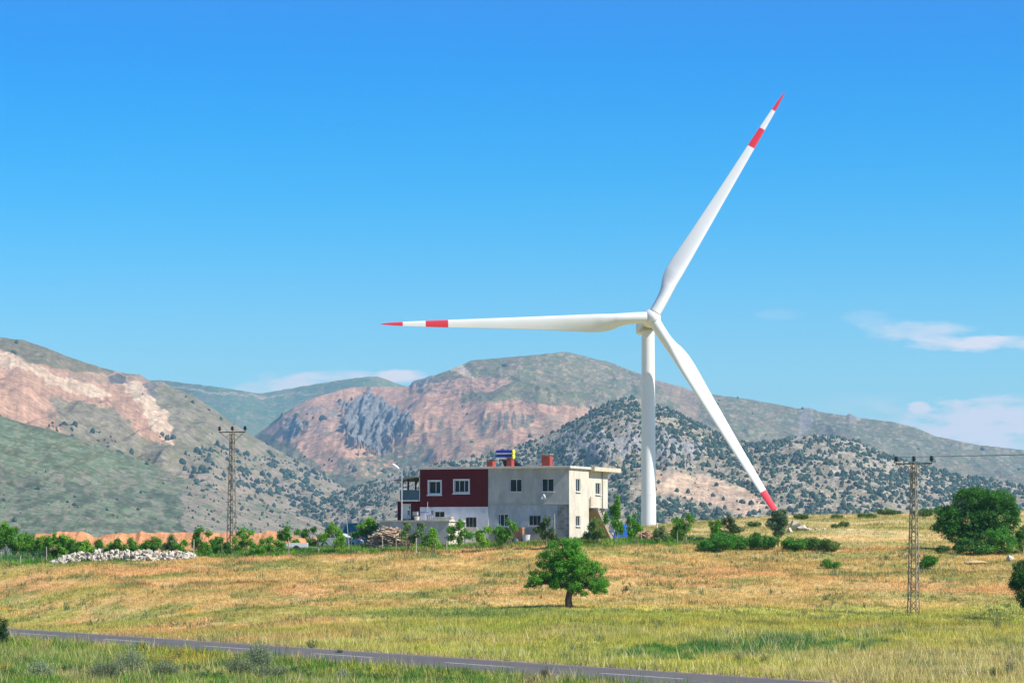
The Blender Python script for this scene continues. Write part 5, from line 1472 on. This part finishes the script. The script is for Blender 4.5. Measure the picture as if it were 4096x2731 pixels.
# tyres lying right of the tower
for i, x in enumerate((2722, 2768, 2800)):
    P = np.array(S(x, 2158, dmin=255)); m = MB(); rings = []
    for k in range(15):
        a = 2 * math.pi * k / 14; rings.append(P + np.array([.33 * math.cos(a), .33 * math.sin(a), .13]))
    m.tube(rings, .13, 8, (.03, .03, .032), cap=False)
    tag(m.build('tyre', M_plastic, None, tuple(P)), ['black tyre lying nearest the turbine foot', 'middle one of three black tyres lying in the grass', 'black tyre lying nearest the hedge row'][i], 'tyre', 'tyres lying in the grass')

# ------------------------------------------------------------------ vehicles
def car(name, B, L_, Wd, prof, roofp, rz, col, lab, cat, wheels, r_w=.31):
    """prof: side outline (x,z) of the body up to the belt line; roofp: glasshouse outline; x forward"""
    o = thing(name, B, lab, cat)
    c, s_ = math.cos(rz), math.sin(rz)
    def R_(v):
        v = np.asarray(v, float); return np.stack([B[0] + v[:, 0] * c - v[:, 1] * s_, B[1] + v[:, 0] * s_ + v[:, 1] * c, B[2] + v[:, 2]], -1)
    def prism(m, P, w0, w1, colr, zsplit=None):
        n = len(P); P = np.array(P)
        zmin, zmax = P[:, 1].min(), P[:, 1].max()
        w = w0 + (w1 - w0) * (P[:, 1] - zmin) / (zmax - zmin + 1e-9)
        secs = []
        for q, sg in ((-1, 1), (-.86, 1), (.86, 1), (1, 1)):
            k_ = 1.0 if abs(q) < .9 else .94
            cx, cz = P[:, 0].mean(), P[:, 1].mean()
            secs.append(np.stack([cx + (P[:, 0] - cx) * k_, w * q, cz + (P[:, 1] - cz) * (k_ if abs(q) > .9 else 1)], -1))
        v = R_(np.concatenate(secs))
        f = [(k * n + j, k * n + (j + 1) % n, (k + 1) * n + (j + 1) % n, (k + 1) * n + j) for k in range(3) for j in range(n)]
        m.add(v, f, colr); m.add(v[:n], [tuple(range(n))], colr); m.add(v[-n:], [tuple(range(n))[::-1]], colr)
    m = MB(); prism(m, prof, Wd / 2, Wd / 2 * .97, col); prism(m, roofp, Wd / 2 * .93, Wd / 2 * .74, col)
    body = m.build('body', M_gloss, o, tuple(B))
    # side windows and screens sit just proud of the glasshouse
    R0 = np.array(roofp); zmin, zmax = R0[:, 1].min(), R0[:, 1].max(); cx = R0[:, 0].mean(); cz = (zmin + zmax) / 2
    for sg in (-1, 1):
        for (t0, t1) in ((.06, .47), (.53, .94)):
            m = MB(); vs = []
            for (z, e) in ((zmin + .06, 0), (zmax - .09, 1)):
                xs = R0[np.argsort(np.abs(R0[:, 1] - (zmin if e == 0 else zmax)))[:2], 0]
                x0, x1 = min(xs), max(xs)
                w_ = (Wd / 2 * .93 + (Wd / 2 * .74 - Wd / 2 * .93) * (z - zmin) / (zmax - zmin)) + .012
                for t in (t0, t1): vs.append((x0 + (x1 - x0) * t, sg * w_, z))
            m.add(R_(vs), [(0, 1, 3, 2)], (.1, .1, .1)); m.build('side_window', M_glass, body, tuple(B))
    for wx in wheels:
        for sg in (-1, 1):
            m = MB(); P_ = R_(np.array([(wx, sg * (Wd / 2 - .2), r_w), (wx, sg * (Wd / 2 + .015), r_w)]))
            m.tube(P_, [r_w, r_w], 18, (.02, .02, .02)); w_ = m.build('wheel', M_plastic, o, tuple(B))
            m = MB(); P_ = R_(np.array([(wx, sg * (Wd / 2 + .016), r_w), (wx, sg * (Wd / 2 + .03), r_w)]))
            m.tube(P_, [r_w * .6, r_w * .5], 14, (.4, .4, .42)); m.build('rim', M_steel, w_, tuple(B))
    fx = max(p[0] for p in prof); rx_ = min(p[0] for p in prof)
    for sg in (-1, 1):
        m = MB(); P_ = R_(np.array([(fx - .12, sg * Wd * .36, .66), (fx + .015, sg * Wd * .36, .64)])); m.tube(P_, [.11, .1], 10, (.7, .72, .74)); m.build('headlight', M_gloss, o, tuple(B))
        m = MB(); P_ = R_(np.array([(rx_ + .1, sg * Wd * .38, .72), (rx_ - .012, sg * Wd * .38, .72)])); m.tube(P_, [.1, .1], 8, (.4, .02, .02)); m.build('tail_light', M_gloss, o, tuple(B))
    return o
PB = S(1358, 2192, dmin=262)
car('parked_car', (PB.x, PB.y + 1.2, PB.z), 4.0, 1.6,
    [(-1.95, .32), (-2.0, .55), (-1.95, .88), (-1.6, .95), (1.0, .95), (1.85, .84), (2.0, .68), (2.02, .35), (1.9, .22), (-1.8, .22)],
    [(-1.55, .94), (-1.25, 1.35), (-.9, 1.44), (.1, 1.43), (.45, 1.36), (1.05, .94)], math.radians(-14), (.50, .60, .63), 'pale blue-white small car parked behind the saplings', 'car', (-1.25, 1.3))
PV = S(1420, 2186, dmin=268)
car('parked_van', (PV.x, PV.y + 3.2, PV.z + .1), 4.4, 1.85,
    [(-2.1, .4), (-2.15, .7), (-2.1, 1.2), (1.3, 1.2), (2.0, 1.1), (2.2, .9), (2.2, .4), (2.0, .28), (-1.9, .28)],
    [(-2.08, 1.19), (-2.0, 2.05), (-1.8, 2.15), (.8, 2.15), (1.05, 2.05), (1.6, 1.19)], math.radians(118), (.015, .04, .12), 'dark blue van parked behind the pale car', 'van', (-1.4, 1.4), .34)
# white trailer: box body with rails
PT = S(1185, 2206, dmin=258); Bt = (PT.x, PT.y + .6, PT.z); tr = thing('trailer', Bt, 'low white trailer half hidden in the weeds left of the pale car', 'trailer')
m = MB(); X, Y, Z = Bt
m.box(X - .95, X + .95, Y - .6, Y + .6, Z + .38, Z + .46, (.6, .62, .6)); m.box(X - .95, X + .95, Y - .62, Y - .57, Z + .46, Z + .82, (.66, .68, .64)); m.box(X - .95, X + .95, Y + .57, Y + .62, Z + .46, Z + .82, (.66, .68, .64))
m.box(X - .98, X - .93, Y - .6, Y + .6, Z + .463, Z + .83, (.66, .68, .64)); m.box(X + .93, X + .98, Y - .6, Y + .6, Z + .463, Z + .83, (.66, .68, .64)); m.build('body', M_gloss, tr, Bt)
for sg in (-1, 1):
    m = MB(); m.tube([(X, Y + sg * .5, Z + .3), (X, Y + sg * .66, Z + .3)], .3, 16, (.03, .03, .03)); m.build('wheel', M_plastic, tr, Bt)
m = MB(); m.tube([(X + .95, Y, Z + .42), (X + 1.9, Y - .1, Z + .4)], .04, 6, (.3, .3, .3)); m.build('drawbar', M_steel, tr, Bt)

# ------------------------------------------------------------------ foreground shrubs and tall weeds
def weed(name, lab, x, by, h, w, col, seed, n=60, cat='shrub', leaf=.03, group=None, dmin=118, stemc=(.28, .30, .16), dense=14):
    B = S(x, by, dmin=dmin); k = B.y / F / 4; hh_ = h * k; ww = w * k; r = np.random.default_rng(seed)
    m = MB(); P0 = np.array(B)
    PP = []; NN = []
    for i in range(n):
        a = r.random() * 6.28; q = r.random() ** .6; tip = P0 + np.array([math.cos(a) * ww * .5 * q * 1.1, math.sin(a) * ww * .4 * q, hh_ * (.45 + .6 * r.random()) * (1 - .35 * q)])
        root = P0 + np.array([math.cos(a) * ww * .22 * q, math.sin(a) * ww * .2 * q, -.03]); mid = (root + tip) / 2 + np.array([0, 0, hh_ * .1])
        m.tube([root, mid, tip], [.012, .009, .004], 3, stemc, cap=False)
        for j in range(dense):
            t = .25 + .75 * r.random(); p = root * (1 - t) ** 2 + 2 * mid * t * (1 - t) + tip * t * t
            PP.append(p + r.normal(size=3) * .03); NN.append(r.normal(size=3) + [0, -.2, .5])
    PP = np.array(PP); c = np.array(col)[None] * (.65 + .7 * r.random((len(PP), 1)))
    leaf_quads(m, PP, np.array(NN), leaf, c, r, asp=.35)
    return tag(m.build(name, M_leaf, None, B), lab, cat, group)
SG = 'silvery shrubs on the near verge'
for i, (x, y, h, w, c, lab) in enumerate([
    (520, 2700, 95, 150, SAGE, 'large silvery shrub on the near verge below the road, left of centre'), (425, 2725, 80, 170, (.14, .17, .10), 'broad grey-green shrub at the bottom edge near the left'),
    (160, 2725, 75, 110, SAGE, 'silvery shrub at the bottom edge, nearest the left corner'), (1045, 2680, 100, 120, SAGE, 'tall silvery shrub reaching over the near edge of the road'), (965, 2715, 85, 130, (.15, .19, .11), 'silvery shrub left of the one reaching over the road'),
    (660, 2720, 70, 130, (.17, .20, .12), 'pale shrub beside the patch of yellow flowers'), (1075, 2725, 70, 140, (.13, .18, .10), 'grey-green shrub at the bottom edge under the pink flowered stalk'), (1370, 2728, 45, 60, SAGE, 'small silvery shrub at the bottom edge just left of the middle')]):
    weed('silver_shrub', lab, x, y, h * 1.4, w, np.array(c) * 1.5, 300 + i, n=170, group=SG, leaf=.036, dense=18)
GC = 'rank green clumps on the near verge'
for i, (x, y, h, w) in enumerate(sorted([(40, 2722, 60, 110), (270, 2705, 55, 120), (345, 2690, 45, 100), (760, 2700, 60, 120), (830, 2728, 60, 130), (880, 2680, 50, 90), (1180, 2715, 60, 120), (1240, 2728, 50, 110), (1440, 2725, 45, 110), (1530, 2728, 40, 120), (600, 2660, 40, 110), (100, 2660, 40, 100), (1650, 2728, 35, 110), (1790, 2730, 30, 120)])):
    weed('green_clump', 'rank leafy green clump, %s from the left on the near verge' % ORDN[i], x, y, h, w, ((.07, .20, .03), (.12, .26, .05), (.05, .15, .03))[i % 3], 500 + i, n=110, group=GC, leaf=.045, dense=16)
for i, (x, y, w, lab) in enumerate([(600, 2672, 60, 'yellow flowering clump left of the others on the near verge'), (668, 2662, 90, 'widest yellow flowering clump on the near verge below the road'), (715, 2640, 50, 'small yellow flowering clump close to the near road edge'), (95, 2655, 70, 'yellow flowering clump near the left edge of the near verge'), (25, 2700, 50, 'small yellow flowering clump in the lower left corner')]):
    weed('yellow_flowers', lab, x, y, 66, w, (.80, .56, .03), 540 + i, n=70, group='yellow flowering clumps', leaf=.026, dense=9, cat='flowering plant')
weed('flowering_weed', 'tall stalk with pale pink flower heads by the near road edge', 1147, 2625, 105, 36, (.45, .30, .26), 320, n=10, leaf=.022, dense=10, cat='flowering plant')
for i, (x, y, h, w, c, lab) in enumerate([
    (1865, 2712, 80, 50, OLV, 'tall thin weed rising over the road near the bottom centre'), (2180, 2720, 70, 50, (.05, .09, .04), 'dark upright weed on the near verge right of the bottom centre'), (2320, 2615, 75, 130, (.10, .12, .06), 'wide wiry shrub on the far verge right of centre'),
    (3985, 2515, 75, 62, (.10, .12, .05), 'spindly dark bush in the grass at the right'), (4040, 2700, 85, 50, (.10, .12, .04), 'tall stalky weed near the lower right corner'), (3975, 2715, 70, 40, (.40, .36, .06), 'yellow flowering stalk near the lower right corner'),
    (3060, 2655, 55, 40, (.30, .28, .06), 'small yellowish weed above the road at the right'), (2955, 2650, 60, 50, (.22, .24, .06), 'pale weed above the road, left of the small yellowish one'), (3720, 2680, 36, 90, (.09, .15, .05), 'low green clump in the lower right grass'),
    (3430, 2725, 36, 110, (.09, .16, .05), 'low green clump at the bottom edge right of the road end'), (1250, 2590, 45, 60, (.10, .16, .07), 'small green shrub on the far verge of the road'), (2505, 2362, 26, 30, (.07, .11, .07), 'small dark grey-green tuft right of the lone tree'),
    (1360, 2612, 22, 40, (.12, .16, .09), 'low tuft on the far verge left of centre')]):
    weed('tall_weed', lab, x, y, h, w, c, 340 + i, n=34, cat='weed', leaf=.03, dense=12)

# ------------------------------------------------------------------ grass and weeds as ground cover
rg = np.random.default_rng(99)
def grass(name, lab, n, ylo, yhi, h0, h1, wid, blades, colf=None, mask=None, spread=.12, seedn=1):
    m = MB(); n = int(n * 1.36)
    u = rg.random(n); y = np.sqrt(ylo ** 2 + (yhi ** 2 - ylo ** 2) * u)
    x = (rg.random(n) - .5) * 2 * .25 * y
    if mask is not None:
        k = mask(x, y); x, y = x[k], y[k]
    s_ = road_s(x, y); k = np.abs(s_) > RW + .25; x, y = x[k], y[k]
    c = gcol(x, y) if colf is None else colf(x, y)
    n = len(x)
    hgt = (h0 + (h1 - h0) * rg.random(n)) * (.6 + .9 * fbm(x / 3.0, y / 3.0, 3, 200 + seedn))
    X = np.repeat(x, blades) + rg.normal(size=n * blades) * spread; Y = np.repeat(y, blades) + rg.normal(size=n * blades) * spread
    H = np.repeat(hgt, blades) * (.6 + .6 * rg.random(n * blades)); Z = zt(X, Y) - .02
    a = rg.random(n * blades) * math.pi; w_ = wid * (.6 + .8 * rg.random(n * blades))
    lx = rg.normal(size=n * blades) * .3 * H; ly = rg.normal(size=n * blades) * .3 * H
    dx, dy = np.cos(a) * w_, np.sin(a) * w_
    v = np.stack([np.stack([X - dx, Y - dy, Z], -1), np.stack([X + dx, Y + dy, Z], -1), np.stack([X + lx, Y + ly, Z + H], -1)], 1).reshape(-1, 3)
    cc_ = np.repeat(c, blades, 0) * (.7 + .6 * rg.random((n * blades, 1)))
    cc_ = cc_ * np.array([1.0, 1.02, .95])
    m.add(v, np.arange(3 * n * blades).reshape(-1, 3), np.repeat(np.clip(cc_, .01, .8), 3, 0))
    return tag(m.build(name, M_grass), lab, 'grass', kind='stuff')
grass('meadow_grass', 'tall dry and green meadow grass on both sides of the road', 95000, 122, 205, .16, .40, .016, 5)
grass('field_grass', 'short dry grass over the sloping field', 120000, 200, 262, .10, .26, .018, 4, seedn=2)
grass('ridge_grass', 'pale grass over the ridge behind the plot', 70000, 262, 345, .10, .30, .022, 3, mask=lambda x, y: 512 + F * x / y > 520, seedn=3)
# rank verge in the near left corner
def vcol(x, y):
    n = fbm(x / 1.8, y / 3, 4, 61)
    c = mixc(np.array((.10, .23, .04))[None] + 0 * x[..., None], np.array((.30, .36, .08)), ss(.42, .6, n))
    c = mixc(c, np.array((.45, .36, .20)), ss(.60, .70, fbm(x / 1.2 + 9, y / 2, 3, 63)))
    px, py = proj(x, y, zt(x, y))
    fl = ss(1.2, .3, ((px - 165) / 55) ** 2 + ((py - 660) / 12) ** 2) * (rg.random(x.shape) < .30)
    fl = np.maximum(fl, (rg.random(x.shape) < .02) * .8)
    return mixc(c, np.array((.75, .50, .02)), fl)
grass('verge_weeds', 'rank green verge with yellow flowers on the near side of the road', 40000, 112, 200, .2, .62, .022, 7, colf=vcol, mask=lambda x, y: road_s(x, y) < -RW - .6, spread=.2, seedn=4)
# weedy green strip along the fence and round the house
def strip_mask(x, y):
    px, py = proj(x, y, zt(x, y))
    lo = np.interp(px, [-50, 50, 180, 300, 420, 560, 700, 830], [567, 564, 557, 555, 550, 545, 545, 553]); hi = lo - np.interp(px, [0, 250, 420, 560, 640, 830], [14, 13, 9, 8, 7, 5])
    lo = lo + (fbm(px / 12, py * 0, 3, 66) - .5) * 5
    keep = (py < lo) & (py > hi) & (px < 700)
    # not inside the walls
    du = (x - HC.x) * HU.x + (y - HC.y) * HU.y; dv = (x - HC.x) * HV.x + (y - HC.y) * HV.y
    keep &= ~((du > -.2) & (du < Lf) & (dv > -.3)); keep &= ~((du > aR - .2) & (du < aL + .2) & (dv > AV - .2))
    return keep
def scol(x, y):
    n = fbm(x / 1.3, y / 1.5, 4, 71)
    c = mixc(np.array((.055, .19, .025))[None] + 0 * x[..., None], np.array((.16, .34, .04)), ss(.4, .6, n))
    return mixc(c, np.array((.34, .30, .14)), ss(.60, .68, fbm(x / .9 + 5, y, 3, 73)) * .8)
grass('strip_weeds', 'dense green weeds along the fence line and the house foot', 60000, 250, 290, .16, .42, .035, 6, colf=scol, mask=strip_mask, spread=.2, seedn=5)
# scattered low tufts through the field
def tmask(x, y):
    return (fbm(x / 2.2, y / 2.2, 3, 81) > .60) & (road_s(x, y) > RW + 2)
def tcol(x, y):
    return mixc(np.array((.10, .17, .06))[None] + 0 * x[..., None], np.array((.22, .26, .15)), rg.random(x.shape))
grass('field_tufts', 'scattered grey-green tufts of wild herbs in the field', 26000, 150, 262, .15, .45, .025, 6, colf=tcol, mask=tmask, spread=.1, seedn=6)


def stalkcol(x, y):
    return mixc(np.array((.62, .50, .28))[None] + 0 * x[..., None], np.array((.50, .48, .16)), rg.random(x.shape))
grass('seed_stalks', 'tall pale seed heads standing above the meadow by the road', 9000, 124, 195, .45, .85, .017, 3, colf=stalkcol, mask=lambda x, y: (fbm(x / 5, y / 5, 3, 140) > .47), spread=.15, seedn=7)
# haze
HZ = 470.0
bm = bmesh.new(); bmesh.ops.create_cube(bm, size=1.0)
me = bpy.data.meshes.new('haze'); bm.to_mesh(me); bm.free()
hz = bpy.data.objects.new('haze', me); COL.objects.link(hz)
hz.scale = (21000, 21000, HZ + 95); hz.location = (0, 0, (HZ - 95) / 2)
mh = bpy.data.materials.new('haze_air'); mh.use_nodes = True
mh.node_tree.nodes.clear()
_o = mh.node_tree.nodes.new('ShaderNodeOutputMaterial'); _v = mh.node_tree.nodes.new('ShaderNodeVolumePrincipled')
_v.inputs['Color'].default_value = (.36, .70, 1.0, 1); _v.inputs['Density'].default_value = 7.5e-5; _v.inputs['Anisotropy'].default_value = .2
mh.node_tree.links.new(_v.outputs[0], _o.inputs['Volume'])
me.materials.append(mh)
tag(hz, 'thin blue summer haze over the valley', 'haze', kind='stuff')
